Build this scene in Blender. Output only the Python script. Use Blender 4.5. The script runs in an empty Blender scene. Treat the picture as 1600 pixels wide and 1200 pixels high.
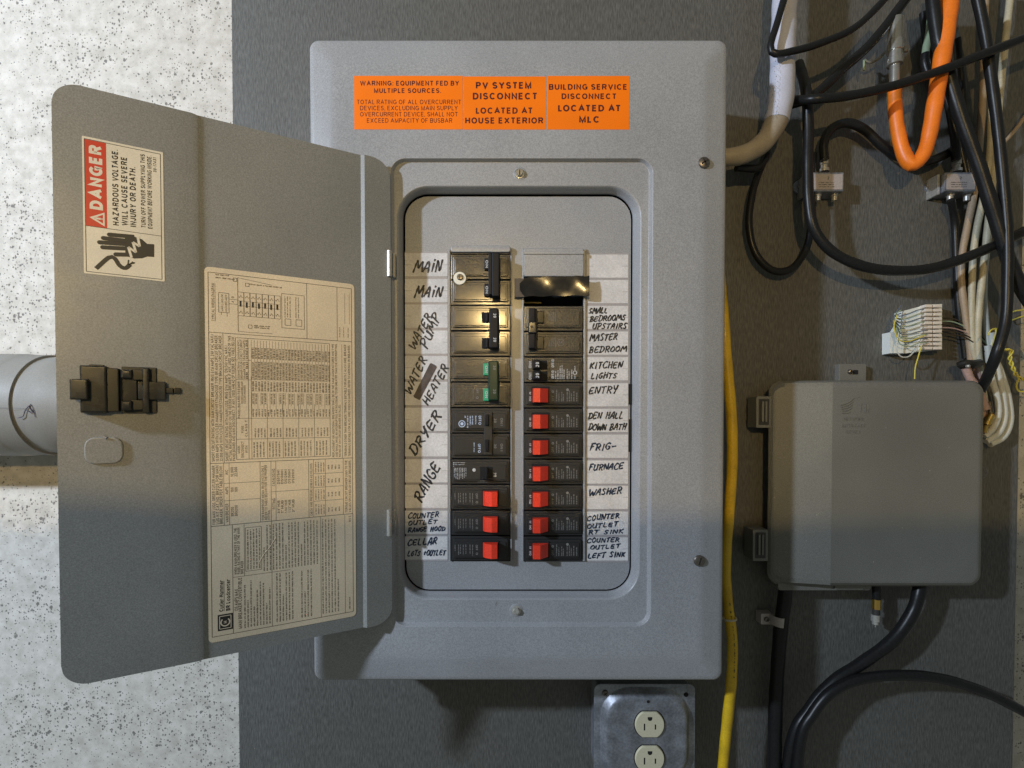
import bpy, bmesh, math, random
from mathutils import Vector, Matrix
random.seed(7)
sc = bpy.context.scene
C = sc.collection
K = 0.00056                 # metres per unit; one unit is about 0.56 mm
F = 790.0                   # distance from the camera to the panel cover, in units
PPY = 663.0
TH = math.radians(1.1)

# ------------------------------------------------------------------ camera
cam = bpy.data.cameras.new('camera'); co = bpy.data.objects.new('camera', cam); C.objects.link(co)
cam.sensor_width = 36; cam.lens = 36*F/1600; cam.shift_y = (PPY-600)/1600
cam.clip_start = 0.01; cam.clip_end = 50
co.location = (0, -F*K, 0); co.rotation_euler = (math.pi/2-TH, 0, 0)
sc.camera = co
sc.view_settings.view_transform = 'Standard'; sc.view_settings.look = 'None'
sc.view_settings.exposure = 0; sc.view_settings.gamma = 1
try: sc.view_settings.use_curve_mapping = False
except Exception: pass

# ------------------------------------------------------------------ world and lamps (a cellar: no sky)
w = bpy.data.worlds.new('World'); sc.world = w; w.use_nodes = True
bg = w.node_tree.nodes['Background']; bg.inputs[0].default_value = (0.95, 1.0, 0.90, 1); bg.inputs[1].default_value = 0.16

def lamp(name, typ, loc, power, col, rad):
    l = bpy.data.lights.new(name, typ); l.energy = power; l.color = col; l.shadow_soft_size = rad
    o = bpy.data.objects.new(name, l); C.objects.link(o); o.location = Vector(loc)*K
    return o
cool = lamp('cool_work_lamp', 'POINT', (-2000, -1480, 900), 84, (0.72, 0.83, 1.0), 0.034)
warm = lamp('warm_ceiling_lamp', 'SPOT', (-114, -2200, 570), 19.5, (1.0, 0.69, 0.28), 0.014)
warm.data.spot_size = math.radians(178); warm.data.spot_blend = 0.004
# added cutoff: the upturned cone's lower edge stands in for an unseen blocker's shadow
_cutoff = math.atan2(570+165, 2200)
warm.rotation_euler = (math.pi/2 + (math.pi/2 - _cutoff) - math.radians(1.0), 0, 0)

# ------------------------------------------------------------------ helpers
def at(px, py, Y=0.0):
    """point on the plane y=Y seen at photograph pixel (px,py); scene units"""
    dx = px-800.0; dz = -(py-PPY)
    d = Vector((dx, F*math.cos(TH)+dz*math.sin(TH), -F*math.sin(TH)+dz*math.cos(TH)))
    t = (Y+F)/d.y
    return Vector((0, -F, 0)) + d*t
def sc_at(Y): return (Y+F)/F

class MB:
    def __init__(s): s.v = []; s.f = []; s.m = []; s.mats = []
    def mi(s, mat):
        if mat not in s.mats: s.mats.append(mat)
        return s.mats.index(mat)
    def add(s, vs, fs, mat):
        o = len(s.v); s.v += [tuple(v) for v in vs]; k = s.mi(mat)
        for f in fs: s.f.append([i+o for i in f]); s.m.append(k)
    def build(s, name, parent=None, smooth=30, origin=None, mesh_only=False):
        me = bpy.data.meshes.new(name)
        if origin is None:
            if parent is not None: origin = Vector(parent['_o'])
            else:
                origin = Vector((sum(v[0] for v in s.v)/len(s.v), max(v[1] for v in s.v), min(v[2] for v in s.v)))
        origin = Vector(origin)
        me.from_pydata([((v[0]-origin.x)*K, (v[1]-origin.y)*K, (v[2]-origin.z)*K) for v in s.v], [], s.f)
        for m in s.mats: me.materials.append(m)
        me.polygons.foreach_set('material_index', s.m)
        me.update()
        if smooth:
            me.polygons.foreach_set('use_smooth', [True]*len(me.polygons))
            me.set_sharp_from_angle(angle=math.radians(smooth))
        o = bpy.data.objects.new(name, me); C.objects.link(o)
        if smooth:
            wn = o.modifiers.new('weighted_normal', 'WEIGHTED_NORMAL'); wn.keep_sharp = True; wn.weight = 50
        o['_o'] = list(origin)
        if parent is None: o.location = origin*K
        else:
            o.parent = parent; o.location = (origin-Vector(parent['_o']))*K
        return o

def tag(o, label=None, cat=None, group=None, kind=None):
    if label: o['label'] = label
    if cat: o['category'] = cat
    if group: o['group'] = group
    if kind: o['kind'] = kind
    return o
def thing(name, loc, label, cat, group=None):
    o = bpy.data.objects.new(name, None); C.objects.link(o)
    o['_o'] = list(loc); o.location = Vector(loc)*K; o.empty_display_size = 0.01
    return tag(o, label, cat, group)
def copy_tree(o, parent=None):
    c = o.copy(); C.objects.link(c); c.parent = parent
    for ch in [x for x in bpy.data.objects if x.parent == o]: copy_tree(ch, c)
    return c

def rr(x0, x1, z0, z1, r, n=6, ins=None):
    """rounded rectangle loop, counter-clockwise seen from the front (from -y)"""
    p = []
    r = max(0.01, min(r, (x1-x0)/2-0.01, (z1-z0)/2-0.01))
    for cx, cz, a0 in ((x1-r, z0+r, -90), (x1-r, z1-r, 0), (x0+r, z1-r, 90), (x0+r, z0+r, 180)):
        for k in range(n+1):
            a = math.radians(a0+90.0*k/n); p.append((cx+r*math.cos(a), cz+r*math.sin(a)))
        if ins is not None and a0 == 0: p.append((ins, z1))
        if ins is not None and a0 == 180: p.append((ins, z0))
    return p
def loft(mb, rings, mat, cap0=False, cap1=True):
    n = len(rings[0]); vs = [v for r in rings for v in r]; fs = []
    for i in range(len(rings)-1):
        for k in range(n):
            a = i*n+k; b = i*n+(k+1) % n
            fs.append([a, b, b+n, a+n])
    if cap0: fs.append(list(range(n))[::-1])
    if cap1: fs.append([(len(rings)-1)*n+k for k in range(n)])
    mb.add(vs, fs, mat)
def ring(x0, x1, z0, z1, r, y, n=6): return [(a, y, b) for a, b in rr(x0, x1, z0, z1, r, n)]
def pad(mb, x0, x1, z0, z1, yf, yb, mat, bev=1.0, r=1.0, n=3):
    """a block standing out towards the camera with a bevelled front rim"""
    if x0 > x1: x0, x1 = x1, x0
    if z0 > z1: z0, z1 = z1, z0
    rs = [ring(x0, x1, z0, z1, r, yb, n), ring(x0, x1, z0, z1, r, yf+bev, n)]
    rs.append(ring(x0+bev*.3, x1-bev*.3, z0+bev*.3, z1-bev*.3, max(.1, r-bev*.3), yf+bev*.3, n))
    rs.append(ring(x0+bev, x1-bev, z0+bev, z1-bev, max(.1, r-bev), yf, n))
    loft(mb, rs, mat, cap0=True)
def padpx(mb, px0, px1, py0, py1, yf, yb, mat, bev=1.0, r=1.0, n=3):
    a = at(px0, py0, yf); b = at(px1, py1, yf)
    pad(mb, a.x, b.x, b.z, a.z, yf, yb, mat, bev, r, n)
def prism(mb, prof, z0, z1, mat):
    """profile in (x,y) swept along z"""
    n = len(prof); vs = [(x, y, z0) for x, y in prof]+[(x, y, z1) for x, y in prof]
    fs = [[k, (k+1) % n, n+(k+1) % n, n+k] for k in range(n)]+[list(range(n))[::-1], [n+k for k in range(n)]]
    mb.add(vs, fs, mat)
def lathe(mb, c, prof, mat, n=20, axis='y'):
    """prof: list of (radius, offset along axis)"""
    c = Vector(c); vs = []; fs = []
    for r, o in prof:
        for k in range(n):
            a = 2*math.pi*k/n; u, v = r*math.cos(a), r*math.sin(a)
            vs.append(c+(Vector((u, o, v)) if axis == 'y' else Vector((u, v, o)) if axis == 'z' else Vector((o, u, v))))
    for i in range(len(prof)-1):
        for k in range(n):
            a = i*n+k; b = i*n+(k+1) % n; fs.append([a, b, b+n, a+n])
    fs.append(list(range(n))[::-1]); fs.append([(len(prof)-1)*n+k for k in range(n)])
    mb.add(vs, fs, mat)
def spline(pts, step=8):
    P = [Vector(p) for p in pts]; P = [P[0]*2-P[1]]+P+[P[-1]*2-P[-2]]; out = []
    for i in range(1, len(P)-2):
        a, b, c, d = P[i-1:i+3]; n = max(2, int((c-b).length/step))
        for k in range(n):
            t = k/n
            out.append(0.5*((2*b)+(c-a)*t+(2*a-5*b+4*c-d)*t*t+(3*b-a-3*c+d)*t**3))
    out.append(P[-2]); return out
def tube(mb, pts, rad, mat, n=12, step=8, flat=1.0):
    p = spline(pts, step) if len(pts) > 2 else [Vector(q) for q in pts]
    N = len(p); vs = []; fs = []; nrm = None
    for i in range(N):
        t = (p[min(i+1, N-1)]-p[max(i-1, 0)]).normalized()
        if nrm is None:
            nrm = t.cross(Vector((0, 1, 0)))
            if nrm.length < .1: nrm = t.cross(Vector((1, 0, 0)))
            nrm.normalize()
        nrm = (nrm-t*nrm.dot(t)).normalized(); bn = t.cross(nrm)
        r = rad(i/(N-1)) if callable(rad) else rad
        r *= 1+.022*math.sin(i*.83+pts[0][0])+.015*math.sin(i*.31+pts[0][2])
        for k in range(n):
            a = 2*math.pi*k/n; vs.append(p[i]+nrm*math.cos(a)*r+bn*math.sin(a)*r*flat)
    for i in range(N-1):
        for k in range(n):
            a = i*n+k; b = i*n+(k+1) % n; fs.append([a, b, b+n, a+n])
    fs.append(list(range(n))[::-1]); fs.append([(N-1)*n+k for k in range(n)])
    mb.add(vs, fs, mat)
def cable_pts(path, Y):
    return [at(p[0], p[1], p[2] if len(p) > 2 else Y) for p in path]

def plate(mb, outer, holes, y, thick, mat):
    bm = bmesh.new(); loops = [outer]+holes; es = []
    for lp in loops:
        vs = [bm.verts.new((a, y, b)) for a, b in lp]
        for i in range(len(vs)): es.append(bm.edges.new((vs[i], vs[(i+1) % len(vs)])))
    bmesh.ops.triangle_fill(bm, use_beauty=True, use_dissolve=False, edges=es, normal=(0, -1, 0))
    bm.verts.index_update()
    mb.add([v.co.copy() for v in bm.verts], [[v.index for v in f.verts] for f in bm.faces], mat); bm.free()
    for lp in loops:
        n = len(lp); vs = [(a, y, b) for a, b in lp]+[(a, y+thick, b) for a, b in lp]
        mb.add(vs, [[k, (k+1) % n, n+(k+1) % n, n+k] for k in range(n)], mat)

# ---- lettering from the built-in font, glyph by glyph
def arc(cx, cy, rx, ry, a0, a1, n=9):
    return [(cx+rx*math.cos(math.radians(a0+(a1-a0)*k/n)), cy+ry*math.sin(math.radians(a0+(a1-a0)*k/n))) for k in range(n+1)]
BF = {   # block capitals: (width, strokes) on a unit square
'A': (.86, [[(0,0),(.5,1),(1,0)], [(.2,.33),(.8,.33)]]),
'B': (.72, [[(0,.53),(.66,.53)]+arc(.68,.765,.27,.235,-90,90,6)[1:]+[(0,1),(0,0)]+[(.68,0)]+arc(.68,.265,.32,.265,-90,90,6)[1:]]),
'C': (.80, [arc(.52,.5,.52,.5,42,318,14)]),
'D': (.77, [[(.45,0),(0,0),(0,1),(.45,1)]+arc(.45,.5,.55,.5,90,-90,10)[1:]]),
'E': (.66, [[(1,0),(0,0),(0,1),(.97,1)], [(0,.53),(.9,.53)]]),
'F': (.62, [[(0,-.07),(0,1),(1,1)], [(0,.5),(.86,.5)]]),
'G': (.84, [arc(.52,.5,.52,.5,44,330,14)+[(1,.2),(1,.46),(.58,.46)]]),
'H': (.74, [[(0,-.07),(0,1.07)], [(1,-.07),(1,1.07)], [(0,.52),(1,.52)]]),
'I': (.13, [[(.5,-.07),(.5,1.07)]]),
'J': (.52, [[(1,1.07),(1,.25)]+arc(.5,.25,.5,.25,0,-180,7)[1:]+[(0,.34)]]),
'K': (.74, [[(0,-.07),(0,1.07)], [(.98,1.04),(.04,.36)], [(.34,.6),(1,-.04)]]),
'L': (.58, [[(0,1.07),(0,0),(1,0)]]),
'M': (.86, [[(0,-.07),(0,1),(.5,.02),(1,1),(1,-.07)]]),
'N': (.74, [[(0,-.07),(0,1),(1,0),(1,1.07)]]),
'O': (.86, [arc(.5,.5,.5,.5,90,450,18)]),
'P': (.69, [[(0,-.07),(0,1),(.66,1)]+arc(.66,.74,.34,.26,90,-90,7)[1:]+[(0,.48)]]),
'Q': (.86, [arc(.5,.5,.5,.5,90,450,18), [(.62,.25),(1,-.06)]]),
'R': (.76, [[(0,-.07),(0,1),(.66,1)]+arc(.66,.75,.3,.25,90,-90,7)[1:]+[(0,.5)], [(.55,.5),(1,-.05)]]),
'S': (.70, [arc(.5,.75,.46,.25,20,250,9)+[(.6,.5)]+arc(.52,.25,.48,.25,60,-160,9)]),
'T': (.70, [[(-.05,1),(1.05,1)], [(.5,1),(.5,-.07)]]),
'U': (.74, [[(0,1.07),(0,.35)]+arc(.5,.35,.5,.35,180,360,9)[1:]+[(1,1.07)]]),
'V': (.82, [[(0,1.05),(.5,0),(1,1.05)]]),
'W': (1.15, [[(0,1.05),(.24,0),(.5,1),(.76,0),(1,1.05)]]),
'X': (.80, [[(0,1.03),(1,-.03)], [(0,-.03),(1,1.03)]]),
'Y': (.80, [[(0,1.05),(.5,.46),(1,1.05)], [(.5,.46),(.5,-.07)]]),
'Z': (.72, [[(0,1),(.97,1),(0,0),(1,0)]]),
'0': (.58, [arc(.5,.5,.5,.5,90,450,16)]),
'1': (.34, [[(0,.7),(.9,1.0),(.9,-.07)]]),
'2': (.58, [arc(.5,.72,.48,.28,170,-30,8)+[(0,0),(1,0)]]),
'3': (.58, [arc(.47,.76,.43,.24,160,-90,8)+arc(.47,.27,.53,.27,90,-165,8)]),
'4': (.60, [[(1.05,.27),(0,.27),(.72,1),(.72,-.07)]]),
'5': (.58, [[(.92,1),(.2,1),(.08,.5)]+arc(.5,.31,.5,.32,130,-165,9)]),
'6': (.58, [arc(.5,.3,.5,.3,90,450,14), [(.0,.3),(.05,.62)]+arc(.55,.65,.5,.35,165,45,6)]),
'7': (.56, [[(0,1),(1,1),(.35,-.06)]]),
'8': (.58, [arc(.5,.76,.44,.24,-90,270,12), arc(.5,.27,.5,.26,90,450,12)]),
'9': (.58, [arc(.5,.7,.5,.3,90,450,14), [(1,.7),(.95,.38)]+arc(.45,.35,.5,.35,-15,-135,6)]),
'.': (.14, [[(.5,-.06),(.5,.09)]]), ',': (.14, [[(.5,.1),(.3,-.16)]]), ':': (.14, [[(.5,-.06),(.5,.09)], [(.5,.58),(.5,.73)]]),
'-': (.34, [[(0,.36),(1,.36)]]), '/': (.36, [[(0,-.04),(1,1.04)]]),
'(': (.2, [arc(1,.45,1,.65,125,235,6)]), ')': (.2, [arc(0,.45,1,.65,55,-55,6)]), '"': (.3, [[(.1,1.05),(.1,.72)], [(.9,1.05),(.9,.72)]]),
}
BC = {}
def block(ch, th):
    """triangles of a block letter with stroke thickness th (of the cap height)"""
    key = (ch, th)
    if key in BC: return BC[key]
    wd, st = BF[ch]; h = th/2; wd = max(wd, th); out = []
    for pl in st:
        p = [Vector((h+a*(wd-2*h) if wd > th+.01 else wd/2, h+b*(1-2*h))) for a, b in pl]
        q = [p[0]]
        for v in p[1:]:
            if (v-q[-1]).length > .012: q.append(v)
        p = q; closed = (p[0]-p[-1]).length < .02 and len(p) > 4
        if closed: p = p[:-1]
        n = len(p); vs = []
        for i in range(n):
            a = p[(i-1) % n] if (closed or i > 0) else None; b = p[(i+1) % n] if (closed or i < n-1) else None
            d1 = (p[i]-a).normalized() if a is not None else (b-p[i]).normalized(); d2 = (b-p[i]).normalized() if b is not None else d1
            n1 = Vector((-d1.y, d1.x)); n2 = Vector((-d2.y, d2.x)); m_ = (n1+n2)
            m_ = m_.normalized() if m_.length > .2 else n1
            L_ = h/max(.42, m_.dot(n1)); vs += [p[i]+m_*L_, p[i]-m_*L_]
        fs = [[2*i, 2*i+1, (2*i+3) % (2*n), (2*i+2) % (2*n)] for i in range(n if closed else n-1)]
        out.append(([(v.x, v.y) for v in vs], fs))
    BC[key] = (out, wd); return BC[key]
GL = {}
def glyph(ch, bold=0.0):
    key = (ch, bold)
    if key in GL: return GL[key]
    cu = bpy.data.curves.new('g', 'FONT'); cu.body = ch; cu.resolution_u = 3; cu.offset = bold; cu.fill_mode = 'FRONT'
    ob = bpy.data.objects.new('g', cu); me = ob.to_mesh()
    vs = [(v.co.x, v.co.y) for v in me.vertices]; fs = [list(p.vertices) for p in me.polygons]
    ob.to_mesh_clear(); bpy.data.objects.remove(ob); bpy.data.curves.remove(cu)
    if vs:
        x0 = min(v[0] for v in vs); x1 = max(v[0] for v in vs); vs = [(a-x0, b) for a, b in vs]; wd = x1-x0
    else: wd = 0.22
    GL[key] = (vs, fs, wd); return GL[key]
CAP = 0.70
def text(mb, s, o, R, U, width, height, mat, bold=0.0, align='c', lift=None):
    """letters with cap height `height`, total width `width`, along unit vectors R, U"""
    R = Vector(R); U = Vector(U); o = Vector(o); nrm = R.cross(U)*.008
    th = .14+bold*2.8 if bold < .05 else .25
    adv = []; x = 0
    for i_, ch in enumerate(s):
        if ch == ' ': adv.append(None); x += 0.36; continue
        if i_ and s[i_-1]+ch in ('LT', 'LY', 'AT', 'TA', 'AV', 'VO', 'RT', 'PA', 'FA', 'AY', 'LO'): x -= .10
        if ch in BF: g = block(ch, round(th, 3)); adv.append((x, 'b', g[0])); x += g[1]+.17
        else:
            v, f, w0 = glyph(ch, min(bold, .02)); adv.append((x, 'g', ([(a/CAP, c/CAP) for a, c in v], f))); x += w0/CAP+.13
    tot = max(x-.15, .01)
    if not width: width = tot*height
    sx = width/tot; off = {'c': -width/2, 'l': 0, 'r': -width}[align]
    for a in adv:
        if a is None: continue
        for k_, (vs, fs) in enumerate(a[2] if a[1] == 'b' else [a[2]]):
            mb.add([o+R*(off+(a[0]+v[0])*sx)+U*((v[1]-.5)*height)+nrm*k_ for v in vs], fs, mat)
_g = glyph('H'); CAP = max(v[1] for v in _g[0])
def quad(mb, o, R, U, w_, h_, mat):
    o = Vector(o); R = Vector(R)*w_/2; U = Vector(U)*h_/2
    mb.add([o-R-U, o+R-U, o+R+U, o-R+U], [[0, 1, 2, 3]], mat)
def ticks(mb, o, R, U, length, height, mat, cw=1.0):
    """a line of print too small to read: character-sized marks grouped as words"""
    o = Vector(o); R = Vector(R); U = Vector(U); x = 0
    while x < length:
        n = random.randint(2, 8)
        for k in range(n):
            if x > length: break
            hh = height*random.uniform(.55, 1)
            quad(mb, o+R*x+U*random.uniform(-.1, .1)*height, R, U, cw*random.uniform(.45, .75), hh, mat); x += cw
        x += cw*.8
X = Vector((1, 0, 0)); Z = Vector((0, 0, 1))

# ---- hand-drawn capitals as pen strokes (grid 0..1 wide, 0..1 high)
SF = {
'A': [[(0,0),(.5,1),(.75,.95),(.9,0)],[(.18,.38),(.85,.42)]],
'B': [[(.15,0),(.2,1)],[(-.05,.9),(.5,1.02),(.8,.8),(.6,.56),(.2,.5)],[(.2,.5),(.8,.48),(.85,.15),(.5,-.02),(0,.03)]],
'C': [[(.9,.85),(.6,1.02),(.2,.8),(.02,.4),(.2,.05),(.6,0),(.95,.15)]],
'D': [[(.1,0),(.18,1)],[(-.08,.95),(.6,.98),(.95,.6),(.75,.15),(.4,-.02),(0,.02)]],
'E': [[(.85,.95),(.15,.92),(.1,.05),(.85,.08)],[(.12,.5),(.7,.54)]],
'F': [[(.95,1),(.1,.92)],[(.3,.92),(.15,0)],[(.15,.5),(.7,.55)]],
'G': [[(.85,.85),(.5,1),(.1,.7),(.08,.25),(.45,0),(.8,.15),(.85,.45),(.5,.45)]],
'H': [[(.1,0),(.15,1)],[(.8,0),(.85,1)],[(.1,.48),(.85,.55)]],
'I': [[(.5,0),(.55,1)]],
'i': [[(.5,0),(.55,.75)],[(.58,1.0),(.64,1.1)]],
'K': [[(.12,0),(.18,1)],[(.85,1),(.15,.42)],[(.3,.52),(.9,0)]],
'L': [[(.15,1),(.1,.05),(.8,.05)]],
'M': [[(0,0),(.2,1),(.5,.35),(.8,1),(1.0,0)]],
'N': [[(.05,0),(.12,.95),(.8,.05),(.9,1)]],
'O': [[(.5,1),(.12,.75),(.05,.3),(.4,0),(.8,.15),(.92,.65),(.6,.98),(.4,.95)]],
'P': [[(.15,-.1),(.2,1)],[(0,.9),(.55,1.05),(.88,.8),(.6,.48),(.2,.42)]],
'R': [[(.12,0),(.18,1)],[(-.02,.9),(.55,1.03),(.85,.8),(.6,.52),(.2,.48)],[(.35,.5),(.95,0)]],
'S': [[(.85,.9),(.5,1.02),(.18,.8),(.4,.55),(.78,.3),(.55,.02),(.05,.1)]],
'T': [[(0,.95),(.95,1)],[(.5,.98),(.42,0)]],
'U': [[(.08,1),(.1,.2),(.4,0),(.75,.15),(.85,1)],[(.85,1),(.88,0)]],
'W': [[(0,1),(.2,0),(.5,.7),(.75,0),(1.05,1)]],
'Y': [[(.05,1),(.15,.6),(.5,.5),(.85,1)],[(.85,1),(.6,.3),(.35,-.15)]],
'-': [[(.1,.42),(.85,.5)]],
'+': [[(.1,.5),(.8,.55)],[(.45,.9),(.42,.1)]],
}
def hand(mb, s, o, ang, width, height, mat, pen=1.1, slant=.30, jig=.06):
    """pen lettering centred at o on a wall-facing plane, rotated by ang"""
    R = Vector((math.cos(ang), 0, math.sin(ang))); U = Vector((-math.sin(ang), 0, math.cos(ang))); o = Vector(o)
    wd = {'I': .45, 'i': .45, ' ': .6, 'M': 1.15, 'W': 1.2, '-': .8}
    tot = sum(wd.get(c, .85)+.22 for c in s)-.22; x = 0; sx = width/tot
    for ch in s:
        cw = wd.get(ch, .85)
        if ch in SF:
            hj = random.uniform(.88, 1.08); yo = random.uniform(-.06, .06)
            for st in SF[ch]:
                pts = []
                for (a, b) in st:
                    a += random.uniform(-jig, jig); b = b*hj+yo+random.uniform(-jig, jig)
                    pts.append(Vector((-width/2+(x+a*cw)*sx+b*height*slant, (b-.5)*height, 0)))
                p2 = spline(pts, step=1.2) if len(pts) > 2 else [pts[0].lerp(pts[1], t/5) for t in range(6)]
                L = []
                for i, q in enumerate(p2):
                    t = (p2[min(i+1, len(p2)-1)]-p2[max(i-1, 0)]).normalized(); nn = Vector((-t.y, t.x, 0))
                    pw = pen*(0.66+0.16*math.sin(i*.9+x*7))
                    e = t*pen*.4*(-1 if i == 0 else 1 if i == len(p2)-1 else 0)
                    L.append((q+nn*pw+e, q-nn*pw+e))
                vs = []
                for a, b in L:
                    vs += [o+R*a.x+U*a.y, o+R*b.x+U*b.y]
                mb.add([v-Vector((0, len(mb.f)*.00004, 0)) for v in vs], [[2*i, 2*i+1, 2*i+3, 2*i+2] for i in range(len(L)-1)], mat)
        x += cw+.22

# ------------------------------------------------------------------ materials
def M(name, col, rough=.5, metal=0.0, n1=None, n2=None, bump=None, spec=.5, coat=0.0, col2=None, alpha=None, stretch=None, specks=None):
    m = bpy.data.materials.new(name); m.use_nodes = True; nt = m.node_tree; N = nt.nodes; L = nt.links
    b = N['Principled BSDF']; b.inputs['Roughness'].default_value = rough; b.inputs['Metallic'].default_value = metal
    b.inputs['Base Color'].default_value = (*col, 1); b.inputs['Specular IOR Level'].default_value = spec
    b.inputs['Coat Weight'].default_value = coat; b.inputs['Coat Roughness'].default_value = .15
    if alpha is not None: b.inputs['Alpha'].default_value = alpha
    tc = N.new('ShaderNodeTexCoord'); vec = tc.outputs['Object']
    if stretch:
        mp = N.new('ShaderNodeMapping'); mp.inputs['Scale'].default_value = stretch; L.new(vec, mp.inputs[0]); vec = mp.outputs[0]
    out = None
    def layer(scale, amt, prev, other=None):
        nz = N.new('ShaderNodeTexNoise'); nz.inputs['Scale'].default_value = scale; nz.inputs['Detail'].default_value = 3
        L.new(vec, nz.inputs['Vector'])
        mr = N.new('ShaderNodeMapRange'); mr.inputs[1].default_value = .3; mr.inputs[2].default_value = .7
        L.new(nz.outputs['Fac'], mr.inputs[0])
        mx = N.new('ShaderNodeMix'); mx.data_type = 'RGBA'
        if other is None:
            mr.inputs[3].default_value = 1-amt; mr.inputs[4].default_value = 1+amt
            mx.blend_type = 'MULTIPLY'; mx.inputs[0].default_value = 1
            L.new(mr.outputs[0], mx.inputs[7])
        else:
            mr.inputs[3].default_value = 0; mr.inputs[4].default_value = amt
            mx.blend_type = 'MIX'; L.new(mr.outputs[0], mx.inputs[0]); mx.inputs[7].default_value = (*other, 1)
        if prev is None: mx.inputs[6].default_value = (*col, 1)
        else: L.new(prev, mx.inputs[6])
        return mx.outputs[2]
    if col2: out = layer(n2[0] if n2 else 12, n2[1] if n2 else .6, out, col2)
    elif n2: out = layer(n2[0], n2[1], out)
    if n1: out = layer(n1[0], n1[1], out)
    for sp in (specks or []):
        v = N.new('ShaderNodeTexVoronoi'); v.inputs['Scale'].default_value = sp[0]
        nz = N.new('ShaderNodeTexNoise'); nz.inputs['Scale'].default_value = sp[0]*2.5; L.new(vec, nz.inputs['Vector'])
        va = N.new('ShaderNodeVectorMath'); va.operation = 'MULTIPLY_ADD'; va.inputs[1].default_value = (.9/sp[0],)*3
        L.new(nz.outputs['Color'], va.inputs[0]); L.new(vec, va.inputs[2]); L.new(va.outputs[0], v.inputs['Vector'])
        sc_ = N.new('ShaderNodeSeparateColor'); L.new(v.outputs['Color'], sc_.inputs[0])
        g1 = N.new('ShaderNodeMapRange'); g1.inputs[1].default_value = sp[2]; g1.inputs[2].default_value = 1; g1.inputs[4].default_value = sp[1]; L.new(sc_.outputs[0], g1.inputs[0])
        sb = N.new('ShaderNodeMath'); sb.operation = 'SUBTRACT'; L.new(g1.outputs[0], sb.inputs[0]); L.new(v.outputs['Distance'], sb.inputs[1])
        g2 = N.new('ShaderNodeMapRange'); g2.inputs[1].default_value = -.01; g2.inputs[2].default_value = .05; g2.inputs[4].default_value = sp[4]; L.new(sb.outputs[0], g2.inputs[0])
        mx = N.new('ShaderNodeMix'); mx.data_type = 'RGBA'; L.new(g2.outputs[0], mx.inputs[0]); mx.inputs[7].default_value = (*sp[3], 1)
        if out is None: mx.inputs[6].default_value = (*col, 1)
        else: L.new(out, mx.inputs[6])
        out = mx.outputs[2]
    if out is not None: L.new(out, b.inputs['Base Color'])
    if n2 and rough < .6:
        nr = N.new('ShaderNodeTexNoise'); nr.inputs['Scale'].default_value = n2[0]*1.7; nr.inputs['Detail'].default_value = 5; L.new(vec, nr.inputs['Vector'])
        mr2 = N.new('ShaderNodeMapRange'); mr2.inputs[1].default_value = .3; mr2.inputs[2].default_value = .7; mr2.inputs[3].default_value = rough*.82; mr2.inputs[4].default_value = rough*1.2
        L.new(nr.outputs['Fac'], mr2.inputs[0]); L.new(mr2.outputs[0], b.inputs['Roughness'])
    if bump:
        nz = N.new('ShaderNodeTexNoise'); nz.inputs['Scale'].default_value = bump[0]; nz.inputs['Detail'].default_value = 2
        L.new(vec, nz.inputs['Vector']); bp = N.new('ShaderNodeBump'); bp.inputs['Strength'].default_value = bump[1]
        bp.inputs['Distance'].default_value = bump[2] if len(bump) > 2 else .0005
        L.new(nz.outputs['Fac'], bp.inputs['Height']); L.new(bp.outputs[0], b.inputs['Normal'])
    return m

paint = M('grey_enamel', (.300, .305, .315), .36, n1=(1150, .22), n2=(9, .10), bump=(900, .10, .0003), specks=[(70, .10, .86, (.10, .09, .08), .8), (22, .05, .7, (.20, .16, .11), .6)])
doorpaint = M('grey_enamel_dimmed', (.250, .252, .240), .42, n1=(1150, .22), n2=(8, .10), bump=(900, .12, .0003), specks=[(45, .06, .86, (.12, .11, .10), .7)])  # cover's enamel darkened: the door's dimmer light is put into the colour
dead = M('deadfront_grey', (.29, .295, .305), .34, n1=(1150, .22), n2=(16, .06), bump=(800, .1, .0003))
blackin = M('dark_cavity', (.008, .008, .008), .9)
bake = M('black_bakelite', (.022, .018, .013), .42, n1=(900, .3), n2=(90, .35), bump=(600, .6, .0006), coat=.55, spec=.7)
bakelo = M('black_breaker_plastic', (.016, .016, .016), .5, n1=(900, .25), bump=(600, .3, .0003))
handle_b = M('black_handle', (.010, .011, .015), .46, spec=.18, n1=(900, .2))
red = M('red_handle', (.78, .045, .018), .38, n1=(700, .12), bump=(700, .2, .0003))
green = M('green_handle', (.0, .33, .17), .4, n1=(700, .15))
darkgreen = M('dark_green_handle', (.008, .03, .016), .35, spec=.3, n1=(700, .3))
white_ink = M('white_ink', (.55, .56, .58), .6)
grey_ink = M('grey_ink', (.22, .21, .20), .6)
blue_ink = M('pale_blue_ink', (.45, .55, .75), .6)
orange = M('orange_vinyl', (.93, .19, .0015), .5, spec=.25, n1=(1300, .07), n2=(20, .06), bump=(25, .25, .0006), specks=[(60, .05, .8, (.45, .09, .01), .7)])
maroon = M('dark_print', (.075, .006, .006), .5)
blackp = M('black_print', (.02, .018, .015), .5)
brownp = M('brown_print', (.075, .05, .03), .6)
cream = M('cream_label', (.82, .69, .50), .5, n1=(1200, .12), n2=(12, .13), bump=(18, .3, .001), specks=[(50, .06, .8, (.4, .28, .14), .6)])
cream2 = M('pale_label', (.78, .71, .57), .45, n1=(1200, .08), n2=(30, .06))
redp = M('red_print', (.62, .035, .012), .45, n1=(900, .06))
paper = M('card_paper', (.60, .58, .57), .7, n1=(900, .12), n2=(45, .12), specks=[(90, .08, .8, (.30, .26, .2), .6)])
film = M('strip_backing', (.33, .31, .315), .4, n1=(900, .1))
pen = M('black_marker', (.014, .016, .022), .5)
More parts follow.
